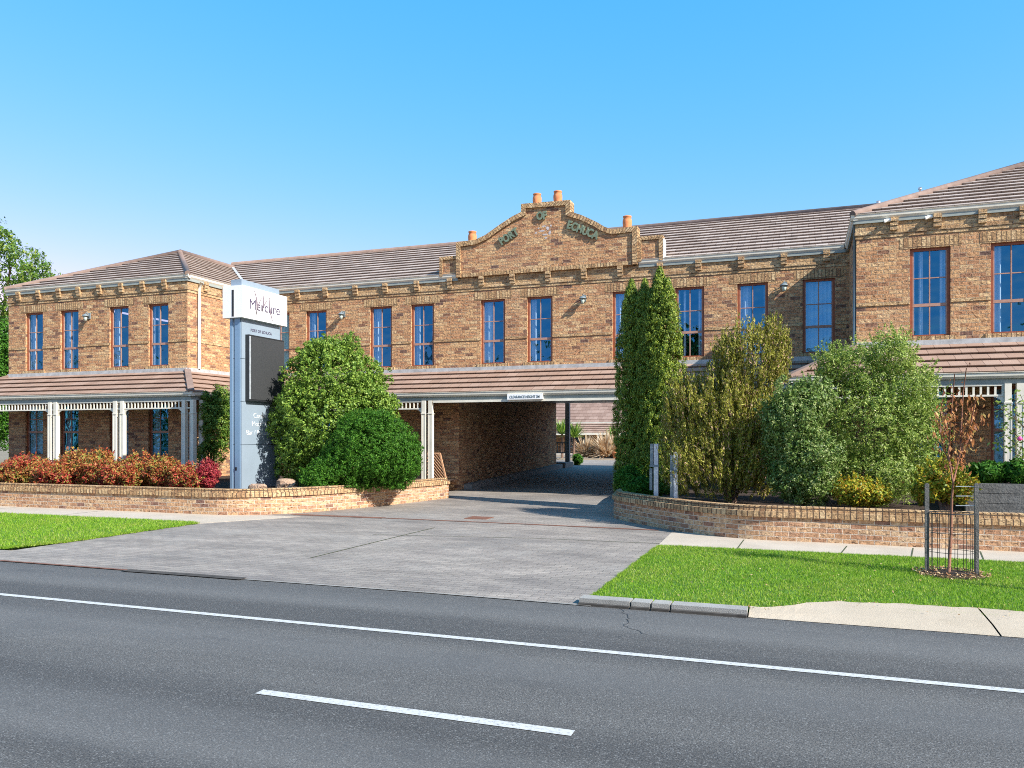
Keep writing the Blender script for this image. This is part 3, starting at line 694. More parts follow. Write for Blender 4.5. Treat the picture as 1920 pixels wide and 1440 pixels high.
# right wing
yb_ = wy+hwR
roof_plane([(xr2, wy, ZE), (10.2, wy, ZE), (xc2, yb_, zb)], 'tile')
roof_plane([(xr2, my, ZE), (xr2, wy, ZE), (xc2, yb_, zb), (xc2, min(my+hwR, YB), zb)], 'tile')
roof_plane([(10.2, wy, ZE), (10.2, YB, ZE), (xc2, YB, zb), (xc2, yb_, zb)], 'tile')
cap((xr2, wy, ZE+.03), (xc2, yb_, zb+.03), .085, 'hip_cap'); cap((10.2, wy, ZE+.03), (xc2, yb_, zb+.03), .085, 'hip_cap')
# valley flashing left
s = MB(); s.bar((xr-.02, my+.02, ZE+.05), (xr-(YR-my)*.85, my+(YR-my)*.85, ZE+PT*(YR-my)*.85+.06), .10, .02); s.build('valley_flashing', 'lead', B)
# gutters with moulded profile and fascia/soffit behind
def gutter_x(x0, x1, y, z, name='gutter'):
    s = MB(); pr = [(y+.10, z-.10), (y+.02, z-.10), (y-.015, z-.055), (y-.02, z-.0), (y-.035, z+.012), (y-.02, z+.018), (y+.0, z+.0), (y+.0, z-.05), (y+.10, z-.05)]
    for (a, b) in zip(pr[:-1], pr[1:]): s.face([(x0, a[0], a[1]), (x0, b[0], b[1]), (x1, b[0], b[1]), (x1, a[0], a[1])])
    for x in (x0, x1): s.face([(x, p[0], p[1]) for p in pr])
    return s.build(name, 'cream', B)
def gutter_y(y0, y1, x, z, sgn, name='gutter'):
    s = MB(); pr = [(-.10, z-.10), (-.02, z-.10), (.015, z-.055), (.02, z), (.035, z+.012), (.02, z+.018), (0, z), (0, z-.05), (-.1, z-.05)]
    for (a, b) in zip(pr[:-1], pr[1:]): s.face([(x+sgn*a[0], y0, a[1]), (x+sgn*b[0], y0, b[1]), (x+sgn*b[0], y1, b[1]), (x+sgn*a[0], y1, a[1])])
    for y in (y0, y1): s.face([(x+sgn*p[0], y, p[1]) for p in pr])
    return s.build(name, 'cream', B)
def fascia(x0, x1, y, name='fascia'):
    s = MB(); s.box(x0, x1, y+.02, y+.075, ZE-.175, ZE-.095); s.box(x0, x1, y+.075, y+GO-.002, ZE-.12, ZE-.10); return s.build(name, 'sage', B)
PX0, PX1 = XatY(857, 21.3), XatY(1197, 21.3)
gutter_x(xr+.03, PX0-.0, my, ZE); gutter_x(PX1+.0, xr2-.03, my, ZE); gutter_x(xl, xr+.035, wy, ZE); gutter_x(xr2-.035, 10.3, wy, ZE)
gutter_y(wy+.0, my, xr, ZE, 1); gutter_y(wy, my, xr2, ZE, -1)
fascia(xr, PX0, my); fascia(PX1, xr2, my); fascia(xl+.02, xr-.02, wy); fascia(xr2+.02, 10.2, wy)
s = MB(); s.box(xr-.075, xr-.02, wy+.075, my+.02, ZE-.175, ZE-.095); s.build('fascia', 'sage', B)
s = MB(); s.box(xr2+.02, xr2+.075, wy+.075, my+.02, ZE-.175, ZE-.095); s.build('fascia', 'sage', B)
# gable-side drop pipes
def pipe(pts, r, mat): s = MB(); s.tube(pts, r, 8); s.build('downpipe', mat, B)
xd = XWR+.06
pipe([(XWR+.15, WY+.42, 6.2), (xd, WY+.42, 6.0), (xd, WY+.42, 3.62)], .045, 'cream')
pipe([(XRL-.035, WY+.06, 6.2), (XRL-.035, WY+.06, 3.4)], .032, 'slate')
# vent pipes
for (u, y, za_, zb_) in ((1647, 25.0, ZE+PT*(25.0-my)-.1, Zat(1647, 377, 25.0)), (1725, 27, 8.0, Zat(1725, 352, 27))):
    x = XatY(u, y); s = MB(); s.tube([(x, y, za_), (x, y, zb_-.05)], .035, 8); s.tube([(x, y, zb_-.06), (x, y, zb_)], .055, 8); s.build('vent_pipe', 'galv', B)

# pediment ---------------------------------------------------------------
PY = MY-.10
def pz(u, v): return (XatY(u, PY), Zat(u, v, PY))
outl = [(859,515),(859,458),(893,453),(912,444),(940,424),(963,409),(981,400),(981,386),(1067,379),(1067,400),(1090,407),(1118,420),(1133,429),(1148,434),(1192,428),(1192,492)]
O = [pz(*p) for p in outl]; zbm = 6.19; zbm = 6.25; O[0] = (O[0][0], zbm); O[-1] = (O[-1][0], zbm)
s = MB(); s.xprism(O, PY, PY+.32); s.build('pediment', 'brick', B)
def band(path, y0, y1, t, name, mat, close=False):
    s = MB(); L = 0
    P = [Vector(p) for p in path]
    # offset outwards with mitres
    nrm = []
    for i in range(len(P)):
        d0 = (P[i]-P[i-1]).normalized() if i else (P[1]-P[0]).normalized(); d1 = (P[i+1]-P[i]).normalized() if i < len(P)-1 else d0
        n0, n1 = Vector((-d0.y, d0.x)), Vector((-d1.y, d1.x)); m_ = (n0+n1); m_ = m_/max(.5, m_.dot(n0)) if m_.length > .01 else n0; nrm.append(m_)
    for i in range(len(P)-1):
        l = (P[i+1]-P[i]).length
        a, b = P[i]-nrm[i]*t*.65, P[i+1]-nrm[i+1]*t*.65; c, d = P[i+1]+nrm[i+1]*t*.35, P[i]+nrm[i]*t*.35
        U = [(L, .02), (L+l, .02), (L+l, .14), (L, .14)]; L += l
        s.face([(a.x, y0, a.y), (b.x, y0, b.y), (c.x, y0, c.y), (d.x, y0, d.y)], U)
        s.face([(d.x, y0, d.y), (c.x, y0, c.y), (c.x, y1, c.y), (d.x, y1, d.y)], U)
        s.face([(b.x, y0, b.y), (a.x, y0, a.y), (a.x, y1, a.y), (b.x, y1, b.y)], U)
        if i == 0: s.face([(a.x, y0, a.y), (d.x, y0, d.y), (d.x, y1, d.y), (a.x, y1, a.y)], U)
        if i == len(P)-2: s.face([(b.x, y0, b.y), (c.x, y0, c.y), (c.x, y1, c.y), (b.x, y1, b.y)], U)
    return s.build(name, mat, B)
band(O, PY-.055, PY+.36, .135, 'coping', 'soldier')
# corbelled base of the pediment
s = MB()
s.box(O[0][0]-.02, O[-1][0]+.02, PY-.012, PY+.2, 6.255, 6.36); s.build('pediment_band', 'soldier', B)
# shoulder blocks
for (ua, ub, vt) in ((826, 858, 484), (1198, 1240, 446.5)):
    xa, za_ = pz(ua, vt); xb, _ = pz(ub, vt); q = [(xa, 6.32), (xa, za_), (xb, za_), (xb, 6.32)]
    s = MB(); s.xprism(q, PY+.03, PY+.30); s.build('shoulder_block', 'brick', B)
    band(q if ua > 1000 else q, PY-.01, PY+.33, .10, 'coping', 'soldier')
s = MB(); xq = pz(1243, 447)[0]; s.box(xq, xq+.035, PY+.0, PY+.3, 6.3, Zat(1243, 447, PY)); s.build('flashing', 'white', B)
for (u, vb, vt) in ((882, 457, 432), (1004, 385, 361), (1043, 381, 356), (1174, 429, 403)):
    x, zb2 = pz(u, vb); h = Zat(u, vt, PY)-zb2; y = PY+.15; s = MB(); zb2 -= .03; h += .03
    s.lathe((x, y, zb2), [(.0, 0), (.105, 0), (.115, h*.25), (.128, h*.55), (.125, h*.72), (.100, h*.9), (.118, h*.93), (.118, h), (.08, h), (.07, h*.8), (0, h*.78)], 20); s.build('chimney_pot', 'terracotta', B)
# lettering
def letters(word, pts, size):
    for ch, (u, v, rot) in zip(word, pts):
        x, z = pz(u, v); text_mesh('letter', ch, size, FRONT(x, PY-.035, z, R(rot)) @ Matrix.Scale(.78, 4, (1, 0, 0)), 'verdigris', B, .025, .014, 'CENTER')
letters('PORT', [(944.5, 458, 31), (953, 452.5, 31), (962.5, 446.5, 31), (970.5, 441, 31)], .30)
letters('OF', [(1013.5, 412, 4), (1022.5, 411, 4)], .30)
letters('ECHUCA', [(1066.5, 429, -16), (1076, 432.5, -16), (1086, 436.5, -17), (1096, 440.5, -18), (1105.5, 444, -18), (1115, 448, -18)], .30)
# pale remains of an emblem under the lettering
M['stain'] = flat_mat('pale_stain', (.46, .42, .42), .9, .3, 20)
for (u, v, w_, h_) in ((1020, 424, .14, .05), (1031, 436, .08, .16), (1005, 437, .10, .05), (1024, 446, .10, .05), (1033, 423, .07, .06), (1016, 433, .20, .05), (1027, 428, .10, .12), (1022, 440, .16, .06), (1010, 428, .07, .05)):
    x, z = pz(u, v); s = MB(); n = 9
    s.face([(x+w_/2*math.cos(t*2*math.pi/n)*random.uniform(.6, 1.1), PY-.003-.0006*(u % 5), z+h_/2*math.sin(t*2*math.pi/n)*random.uniform(.6, 1.1)) for t in range(n)][::1]); s.build('emblem_remnant', 'stain', B)

# verandahs ---------------------------------------------------------------
VD = 1.38; VZ0, VZ1 = 2.80, 3.52; FL = .3
vm, vw = MY-VD, WY-VD; vxl, vxr = XWR+VD, XRL-VD
roof_plane([(vxl, vm, VZ0), (vxr, vm, VZ0), (XRL, MY, VZ1), (XWR, MY, VZ1)], 'vtile', 'verandah_roof', .33, .046)
roof_plane([(XWL-VD, vw, VZ0), (vxl, vw, VZ0), (XWR, WY, VZ1), (XWL, WY, VZ1)], 'vtile', 'verandah_roof', .33, .046)
roof_plane([(vxl, vw, VZ0), (vxl, vm, VZ0), (XWR, MY, VZ1), (XWR, WY, VZ1)], 'vtile', 'verandah_roof', .33, .046)
roof_plane([(vxr, vw, VZ0), (XRR+VD, vw, VZ0), (XRR, WY, VZ1), (XRL, WY, VZ1)], 'vtile', 'verandah_roof', .33, .046)
roof_plane([(vxr, vm, VZ0), (vxr, vw, VZ0), (XRL, WY, VZ1), (XRL, MY, VZ1)], 'vtile', 'verandah_roof', .33, .046)
roof_plane([(XWL-VD, 30, VZ0), (XWL-VD, vw, VZ0), (XWL, WY, VZ1), (XWL, 30, VZ1)], 'vtile', 'verandah_roof', .33, .046)
def hipseg(a, b): 
    s = MB(); s.bar(Vector(a)+Vector((0,0,.04)), Vector(b)+Vector((0,0,.04)), .17, .07); s.build('hip_cap', 'ridge', B)
hipseg((vxl, vw, VZ0), (XWR, WY, VZ1)); hipseg((vxr, vw, VZ0), (XRL, WY, VZ1)); hipseg((XWL-VD, vw, VZ0), (XWL, WY, VZ1))
for q in ((XWR+.05, XRL-.02, MY-.05, MY-.003, VZ1-.02, VZ1+.10), (XWL, XWR, WY-.05, WY-.003, VZ1-.02, VZ1+.10), (XRL, XRR, WY-.05, WY-.003, VZ1-.02, VZ1+.10), (XWR+.003, XWR+.05, WY, MY-.003, VZ1-.02, VZ1+.10)):
    s = MB(); s.box(*q); s.build('flashing', 'lead', B)
gutter_x(vxl-.03, vxr+.03, vm, VZ0, 'verandah_gutter'); gutter_x(XWL-VD, vxl+.035, vw, VZ0, 'verandah_gutter'); gutter_x(vxr-.035, XRR+VD, vw, VZ0, 'verandah_gutter')
gutter_y(vw, vm, vxl, VZ0, 1, 'verandah_gutter'); gutter_y(vw, vm, vxr, VZ0, -1, 'verandah_gutter')
s = MB(); zt, zb3 = 2.70, 2.60
s.box(vxl-.02, vxr+.02, vm+.06, vm+.11, zb3, zt); s.box(XWL-VD+.06, vxl-.06, vw+.06, vw+.11, zb3, zt); s.box(vxr+.06, XRR+VD, vw+.06, vw+.11, zb3, zt)
s.box(vxl-.11, vxl-.06, vw+.11, vm+.06, zb3, zt); s.box(vxr+.06, vxr+.11, vw+.11, vm+.06, zb3, zt)
s.build('verandah_beam', 'sage', B)
s = MB(); s.box(vxl, vxr, vm+.11, MY-.01, 2.70, 2.72); s.box(XWL, vxl-.11, vw+.11, WY-.01, 2.70, 2.72); s.box(vxr+.11, XRR, vw+.11, WY-.01, 2.70, 2.72); s.box(XWR+.01, vxl-.11, WY, MY-.01, 2.70, 2.72); s.box(vxr+.11, XRL-.01, WY, MY-.01, 2.70, 2.72); s.build('verandah_ceiling', 'slate', B)
# entrance lintel (plain white beam over the drive)
ex0, ex1 = XatY(812, vm+.03), XatY(1230, vm+.03)
s = MB(); s.box(ex0, ex1, vm+.03, vm+.13, 2.535, 2.598); s.build('entrance_beam', 'cream', B)
def post(x, y, zb=FL, w=.115):
    s = MB(); s.box(x-w/2, x+w/2, y-w/2, y+w/2, zb, 2.60); s.box(x-w/2-.015, x+w/2+.015, y-w/2-.015, y+w/2+.015, zb, zb+.12); s.box(x-w/2-.014, x+w/2+.014, y-w/2-.014, y+w/2+.014, 2.22, 2.25)
    s.box(x-w/2-.006, x-w/2+.02, y-w/2-.006, y+w/2+.006, zb+.12, 2.22); s.box(x+w/2-.02, x+w/2+.006, y-w/2-.006, y+w/2+.006, zb+.12, 2.22)
    return s.build('post', 'cream', B)
def fret(x0, x1, y, axis='x'):
    s = MB()
    def bx(a, b, z0, z1, t=.02):
        if axis == 'x': s.box(a, b, y-t, y+t, z0, z1)
        else: s.box(y-t, y+t, a, b, z0, z1)
    bx(x0, x1, 2.56, 2.598); bx(x0, x1, 2.36, 2.395); n = max(1, int((x1-x0)/.122)); 
    for i in range(n+1):
        c = x0+.02+(x1-x0-.04)*i/n; bx(c-.019, c+.019, 2.395, 2.56, .010)
    # curved corner brackets
    for sg, xe in ((1, x0), (-1, x1)):
        if x1-x0 < .7: continue
        N = 6; arc = [(.22*math.sin(k/N*math.pi/2), .22*(1-math.cos(k/N*math.pi/2))) for k in range(N+1)]
        pts = [(xe+sg*(.22-a), 2.36-.22+ (.22-b)) for a, b in arc]
        for p, q in zip(pts[:-1], pts[1:]):
            P = [(p[0], 2.36), (q[0], 2.36), q, p] 
            P = [(xx, zz) for xx, zz in P]
            if axis == 'x': s.face([(xx, y-.012, zz) for xx, zz in P]); s.face([(xx, y+.012, zz) for xx, zz in P[::-1]]); s.face([(p[0], y-.012, p[1]), (q[0], y-.012, q[1]), (q[0], y+.012, q[1]), (p[0], y+.012, p[1])])
            else: s.face([(y-.012, xx, zz) for xx, zz in P]); s.face([(y+.012, xx, zz) for xx, zz in P[::-1]])
    return s.build('fretwork_panel', 'cream', B)
pyw, pym = vw+.085, vm+.085
pxs = [XatY(u, pyw) for u in (-28, -14, 95.5, 106, 217.5, 230.5, 346.5)]+[XatY(362, pyw)]
for x in pxs: post(x, pyw)
for a, b in ((1, 2), (3, 4), (5, 6)): fret(pxs[a]+.06, pxs[b]-.06, pyw)
for a, b in ((2, 3), (4, 5), (6, 7)): 
    s = MB(); s.box(pxs[a]+.06, pxs[b]-.06, pyw-.02, pyw+.02, 2.36, 2.395); s.box(pxs[a]+.06, pxs[b]-.06, pyw-.02, pyw+.02, 2.56, 2.598); s.build('post_tie', 'cream', B)
post(pxs[7], pyw+.35)
fret(pyw+.45, pym-.1, pxs[7], 'y')
pm = [XatY(795.5, pym), XatY(808, pym)]
for x in pm: post(x, pym, .25)
for x in (-12.6, -12.45): post(x, pym)
fret(vxl+.05, -12.68, pym); fret(-12.37, pm[0]-.06, pym)
pmr = [XatY(1236, pym), XatY(1250, pym)]
for x in pmr: post(x, pym, .25)
fret(pmr[1]+.06, vxr, pym)
prx = [vxr+.1, vxr+.12, 3.7, 3.9, 7.3, 7.5, 10.5]
for x in prx: post(x, pyw)
for a, b in ((1, 2), (3, 4), (5, 6)): fret(prx[a]+.06, prx[b]-.06, pyw)
s = MB(); s.box(XWL-VD, vxl-.05, vw+.05, WY-.01, .05, FL); s.box(XWR+.01, vxl-.05, WY, vm+.1, .05, FL-.002); s.box(XWR+.01, PL-.6, vm+.05, MY-.01, .05, FL-.004); s.box(vxr+.05, XRR, vw+.05, WY-.01, .05, FL)
s.build('verandah_floor', 'kerbgrey', B)
# lattice panel beside the passage
s = MB(); x0, x1 = XatY(812, vm+.35), XatY(832, vm+.35); yl = vm+.3; z0_, z1_ = .42, 1.05; xq = XatY(838, yl)
x0 = XatY(800, yl); top_ = Zat(820, 850, yl); bot_ = Zat(820, 905, yl); xt = XatY(825, yl)
s.bar((x0, yl, top_), (xt, yl, top_), .04); s.bar((xt, yl, top_), (xq, yl, bot_), .04); s.bar((x0, yl, bot_), (xq, yl, bot_), .05)
k = 0
for i in range(-12, 16):
    xa = x0+i*.085
    for sg in (1, -1):
        pts = []
        for t in range(0, 21):
            z = bot_+(top_-bot_)*t/20; x = xa+sg*(z-bot_)*.9+(0 if sg > 0 else .4)
            lim = xq+(xt-xq)*(t/20)
            if x0 <= x <= lim: pts.append((x, yl+.008*sg, z))
        if len(pts) > 1: s.bar(pts[0], pts[-1], .022, .01)
s.build('lattice_panel', 'tan', B)
# rear verandah of the passage: post, rail, ledge
yr = YB+1.1
xr_ = XatY(1064.5, yr)
s = MB(); s.box(xr_-.09, xr_+.09, yr-.09, yr+.09, .3, 3.2); s.build('post', 'slate', B)
s = MB(); xw = PL-1.5
for z in (1.05, .62): s.box(xw, xr_-.09, yr-.03, yr+.03, z+.3-.05, z+.3)
x = xw
while x < xr_-.1: s.box(x, x+.03, yr-.015, yr+.015, .9-.02, 1.3); x += .12
s.build('railing', 'slate', B)
s = MB(); s.box(PL-2.5, xr_+.2, YB+.05, yr+.15, .2, .52); s.build('rear_ledge', 'kerbgrey', B)

# sign above the drive
x0, x1 = XatY(952, vm), XatY(1018, vm)
hs_ = thing('clearance_sign', ((x0+x1)/2, vm, 2.6), 'small white clearance sign on the beam over the drive-through', 'sign')
s = MB(); s.box(x0, x1, vm-.045, vm-.03+.085, 2.585, 2.735); s.build('sign_panel', 'signwhite', hs_)
text_mesh('sign_text', 'CLEARANCE HEIGHT 3M', .097, FRONT((x0+x1)/2, vm-.049, 2.625) @ Matrix.Scale(.80, 4, (1,0,0)), 'slate', hs_, .003, .001, 'CENTER')

# wall lanterns
def lantern(u, v, y, label):
    x, z = XatY(u, y), Zat(u, v, y)
    t = thing('wall_lantern', (x, y, z), label, 'lantern', 'lanterns on the upper facade')
    s = MB(); s.box(x-.05, x+.05, y-.03, y-.002, z-.10, z+.08); s.tube([(x, y-.02, z+.02), (x-.01, y-.10, z+.09), (x-.02, y-.13, z+.05)], .012, 6); s.build('bracket_arm', 'slate', t)
    s = MB(); c = (x-.02, y-.135, z-.15); s.lathe(c, [(0, .20), (.025, .19), (.055, .17), (.10, .13), (.108, .115), (.0, .12)], 12); s.build('hood', 'slate', t)
    s = MB(); s.lathe(c, [(.0, -.03), (.04, -.02), (.065, .115), (0, .12)], 8); s.build('lantern_glass', 'glassy', t)
M['glassy'] = flat_mat('frosted_glass', (.45, .52, .45), .25, .1, 8)
lantern(168, 592, WY, 'wall lantern on the left wing between the second and third upper windows')
lantern(645, 589, MY, 'wall lantern above the lime green conifer right of the white pylon sign')
lantern(1096, 559, MY, 'wall lantern right of the two upper windows above the drive')
lantern(1472, 535, MY, 'wall lantern at the edge of the diagonal shadow near the right wing')
for (u, v, lab) in ((1664, 413, 'small white security camera under the right wing eave nearer its left corner'), (1741, 407, 'small white security camera under the right wing eave beside the second bracket')):
    x, z = XatY(u, wy), Zat(u, v, wy)
    t = thing('security_camera', (x, wy, z), lab, 'camera', 'security cameras under the eave')
    s = MB(); s.box(x-.03, x+.03, wy-.02, wy+.06, z-.01, z+.03); s.build('mount', 'white', t)
    s = MB(); s.tube([(x-.07, wy-.06, z-.03), (x+.06, wy-.04, z-.005)], .035, 10); s.build('camera_body', 'white', t)

# ------------------------------------------------------------ pylon sign
SX, SY0, SY1 = -12.3, 15.27, 16.72; SD = depth(452, SY0)
def sz(v, u=452, y=SY0): return Zat(u, v, y)
PS = thing('pylon_sign', (SX-.15, 16, .35), 'tall silver blue pylon sign with white top panel and dark screen beside the conifer', 'sign')
s = MB(); tk = .34
zs = [.30, sz(834), sz(753), sz(672), sz(603)]
for i in range(4): s.box(SX-tk, SX, SY0, SY1, zs[i]+.006, zs[i+1]-.006)
s.box(SX-tk+.02, SX-.02, SY0+.02, SY1-.02, .3, 4.95)
s.build('body_panel', 'signface', PS)
s = MB(); s.box(SX-tk+.03, SX-.01, SY0+.01, SY1-.01, sz(603), sz(523)); s.build('head_column', 'signface', PS)
s = MB()
for xx in (SX-tk+.06, SX-tk/2+.03, SX-.07): s.box(xx-.035, xx+.035, SY0-.018, SY0, .35, sz(540))
s.build('edge_moulding', 'signblue', PS)
s = MB(); s.box(SX-tk-.12, SX+.10, SY0-.10, SY1+.16, sz(596), sz(536)); s.build('brand_panel', 'signwhite', PS)
s = MB(); s.box(SX-tk/2-.03, SX-tk/2+.03, SY0-.103, SY0-.10, sz(594), sz(544)); s.build('edge_slot', 'blackm', PS)
s = MB(); s.box(SX+.002, SX+.11, SY0+.13, SY1+.03, sz(751), sz(626)); s.build('screen_housing', 'blackm', PS)
s = MB(); s.box(SX+.11, SX+.118, SY0+.21, SY1+.02, sz(748), sz(629)); s.build('screen', 'screen', PS)
s = MB(); s.box(SX+.11, SX+.12, SY0+.135, SY0+.19, sz(748), sz(629)); s.build('screen_edge', 'galv', PS)
s = MB(); s.box(SX-tk/2-.0, SX-tk/2+.05, SY0-.025, SY0-.018, sz(882), sz(876)); s.build('keyhole_cover', 'blackm', PS)
ty = SX+.103
text_mesh('brand_lettering', 'Mercure', .34, RIGHT(ty, SY0+.14, sz(577)), 'purple', PS, .003, .000)
s = MB()
def swoosh(pts, w0, w1):
    n = len(pts)
    for i in range(n-1):
        w = [w0+(w1-w0)*abs(2*k/(n-1)-1) for k in (i, i+1)]; (a, b), (c, d) = pts[i], pts[i+1]
        s.face([(ty+.004, a-w[0], b), (ty+.004, a+w[0], b), (ty+.004, c+w[1], d), (ty+.004, c-w[1], d)])
yc_, zc_ = SY0+.62, sz(568)
def curve(p0, p1, p2, n=12): return [((1-t)**2*p0[0]+2*t*(1-t)*p1[0]+t*t*p2[0], (1-t)**2*p0[1]+2*t*(1-t)*p1[1]+t*t*p2[1]) for t in [k/n for k in range(n+1)]]
M['swoosh'] = flat_mat('sign_grey', (.20, .16, .19), .5, .05)
swoosh(curve((yc_-.30, zc_+.34), (yc_-.12, zc_+.1), (yc_-.24, zc_-.28)), .028, .008)
swoosh(curve((yc_-.24, zc_-.26), (yc_-.10, zc_+.18), (yc_+.04, zc_+.26)), .018, .006)
swoosh(curve((yc_+.04, zc_+.28), (yc_+.08, zc_+.05), (yc_-.02, zc_-.16)), .028, .008)
swoosh(curve((yc_-.02, zc_-.16), (yc_+.12, zc_+.18), (yc_+.29, zc_+.26)), .018, .006)
swoosh(curve((yc_+.29, zc_+.28), (yc_+.25, zc_-.05), (yc_+.42, zc_-.32)), .028, .006)
s.build('brand_emblem', 'swoosh', PS)
text_mesh('sign_lettering', 'PORT OF ECHUCA', .095, RIGHT(SX+.004, SY0+.32, sz(618)), 'purple', PS, .003, 0)
for (v, body) in ((783, 'Conference'), (799, 'Motel & Spa'), (815.5, 'Bar / Restaurant')):
    text_mesh('sign_lettering', body, .175, RIGHT(SX+.004, SY0+(.42 if v == 783 else (.36 if v < 810 else .16)), sz(v)), 'signwhite', PS, .003, -.004)

# ------------------------------------------------------------ plants
def unit(n):
    v = RNG.normal(size=(n, 3)); return v/np.linalg.norm(v, axis=1, keepdims=True)
def leafmesh(name, pos, nrm, size, mat, parent, asp=.5, axis=None, jit=.6):
    n = len(pos); nn = nrm+RNG.normal(size=(n, 3))*jit; nn /= np.linalg.norm(nn, axis=1, keepdims=True)
    ax = RNG.normal(size=(n, 3)) if axis is None else axis+RNG.normal(size=(n, 3))*.25
    t = ax-nn*np.sum(ax*nn, 1, keepdims=True); t /= np.linalg.norm(t, axis=1, keepdims=True)+1e-9; b = np.cross(nn, t)
    sz_ = (size*RNG.uniform(.6, 1.3, n))[:, None]; V = np.empty((n, 4, 3))
    V[:,0] = pos-t*sz_; V[:,1] = pos+b*sz_*asp-t*sz_*.1; V[:,2] = pos+t*sz_; V[:,3] = pos-b*sz_*asp-t*sz_*.1
    return rawmesh(name, V.reshape(-1, 3), n, 4, mat, parent)
def blobs(ells, nclump, rc, nleaf, shell=.25, squash=1.0, low=None):
    """clump centres near the surface of a union of ellipsoids -> leaf positions + outward normals"""
    ells = np.array(ells, float); area = ells[:,3]*ells[:,4]+ells[:,3]*ells[:,5]+ells[:,4]*ells[:,5]; pr = area/area.sum()
    idx = RNG.choice(len(ells), nclump, p=pr); d = unit(nclump); rr = 1-shell*RNG.uniform(0, 1, nclump)**1.3
    rr = rr*(1+.10*np.sin(d[:,0]*5+idx)*np.cos(d[:,2]*6+idx*2))
    E = ells[idx]; C = E[:,:3]+d*E[:,3:6]*rr[:,None]
    keep = np.ones(nclump, bool)
    for e in ells:
        q = (C-e[:3])/e[3:6]; keep &= (np.sum(q*q, 1) > .45)
    if low is not None: keep &= C[:,2] > low
    C = C[keep]; d = d[keep]; m = len(C); R_ = rc*RNG.uniform(.6, 1.4, m)
    L = np.repeat(np.arange(m), nleaf); q = unit(len(L)); q += d[L]*.35; q /= np.linalg.norm(q, axis=1, keepdims=True)
    pos = C[L]+q*(R_[L]*RNG.uniform(.45, 1, len(L)))[:,None]*np.array([1, 1, squash]); return pos, q*.8+d[L]*.6, C
def stems(t, base, tops, r, mat='bark', name='trunk'):
    s = MB(); base = Vector(base)
    for tp in tops:
        tp = Vector(tp); mid = base.lerp(tp, .5)+Vector((random.uniform(-.08, .08), random.uniform(-.08, .08), .05)); s.tube([base+Vector((random.uniform(-r, r), random.uniform(-r, r), -.05)), mid, tp], [r, r*.6, r*.25], 6)
    return s.build(name, mat, t)
def shrub(name, u, Y, zb, ells_uv, mat, label, cat, nclump, rc, nleaf, size, asp=.5, group=None, shell=.25, stemr=.04, squash=1, low=None, dcol=1.0, barkm='bark', fill=.55, lumps=10, sprigs=0, splen=.25):
    """ells_uv: list of (u, v, half width px, half height px, dY) in photo pixels at distance Y"""
    x0 = XatY(u, Y); t = thing(name, (x0, Y, zb), label, cat, group); E = []
    for (eu, ev, ru, rv, dy) in ells_uv:
        y = Y+dy; k = depth(eu, y)/F; E.append((XatY(eu, y), y, Zat(eu, ev, y), ru*k, ru*k*dcol, rv*k))
    pos, nr, C = blobs(E, nclump, rc, nleaf, shell, squash, low)
    pos[:,2] = np.maximum(pos[:,2], zb+.02)
    Lm = []
    for e in E:
        for q in range(lumps):
            d = unit(1)[0]; d[2] = d[2]*.8+.1; f = RNG.uniform(.10, .34); g_ = RNG.uniform(.80, 1.10); Lm.append((e[0]+d[0]*e[3]*g_, e[1]+d[1]*e[4]*g_, e[2]+d[2]*e[5]*g_, e[3]*f, e[4]*f, e[5]*f*1.1))
    if Lm:
        p3, n3, _ = blobs(Lm, int(nclump*.35), rc*.8, nleaf, .5, squash, low); pos = np.concatenate([pos, p3]); nr = np.concatenate([nr, n3])
        pos[:,2] = np.maximum(pos[:,2], zb+.02)
    for q in range(sprigs):
        e = E[RNG.integers(len(E))]; d = unit(1)[0]; d[2] = abs(d[2])*.9; c0 = np.array(e[:3])+d*np.array([e[3], e[3], e[5]])*.92; g2 = d*.5+np.array([0, 0, .55])+RNG.normal(size=3)*.25; g2 /= np.linalg.norm(g2)
        m3 = 26; tt = RNG.uniform(0, 1, m3)[:,None]; pp = c0+g2*tt*splen*RNG.uniform(.5, 1.2)+unit(m3)*.035*(1.15-tt); pos = np.concatenate([pos, pp]); nr = np.concatenate([nr, unit(m3)+g2*.3])
    Ei = [(e[0], e[1], e[2], e[3]*.74, e[4]*.74, e[5]*.74) for e in E]; p2, n2, _ = blobs(Ei, int(nclump*fill), rc*1.3, nleaf, .35, squash, low)
    pos = np.concatenate([pos, p2]); nr = np.concatenate([nr, n2])
    leafmesh('foliage', pos, nr, size, mat, t, asp)
    stems(t, (x0, Y, zb), [(e[0], e[1], e[2]+.3*e[5]) for e in E], stemr, barkm)
    return t, E

shrub('conifer', 628, 16.9, .36, [(628,800,116,105,0),(624,720,92,85,0),(622,672,55,42,0),(600,860,78,55,0),(570,790,62,70,-.2),(690,790,58,80,.1)], 'lime',
      'rounded lime green conifer standing against the right edge of the pylon sign', 'tree', 3900, .08, 24, .028, .6, shell=.26, sprigs=220, splen=.14)
shrub('round_bush', 690, 15.9, .36, [(700,850,86,74,0),(655,880,70,44,-.25),(745,865,44,54,0),(600,898,36,26,-.9),(690,800,52,32,0)], 'dark',
      'dense dark green rounded bush in front of the lime conifer', 'bush', 3300, .065, 25, .022, .42, shell=.22, low=.40, sprigs=300, splen=.16)
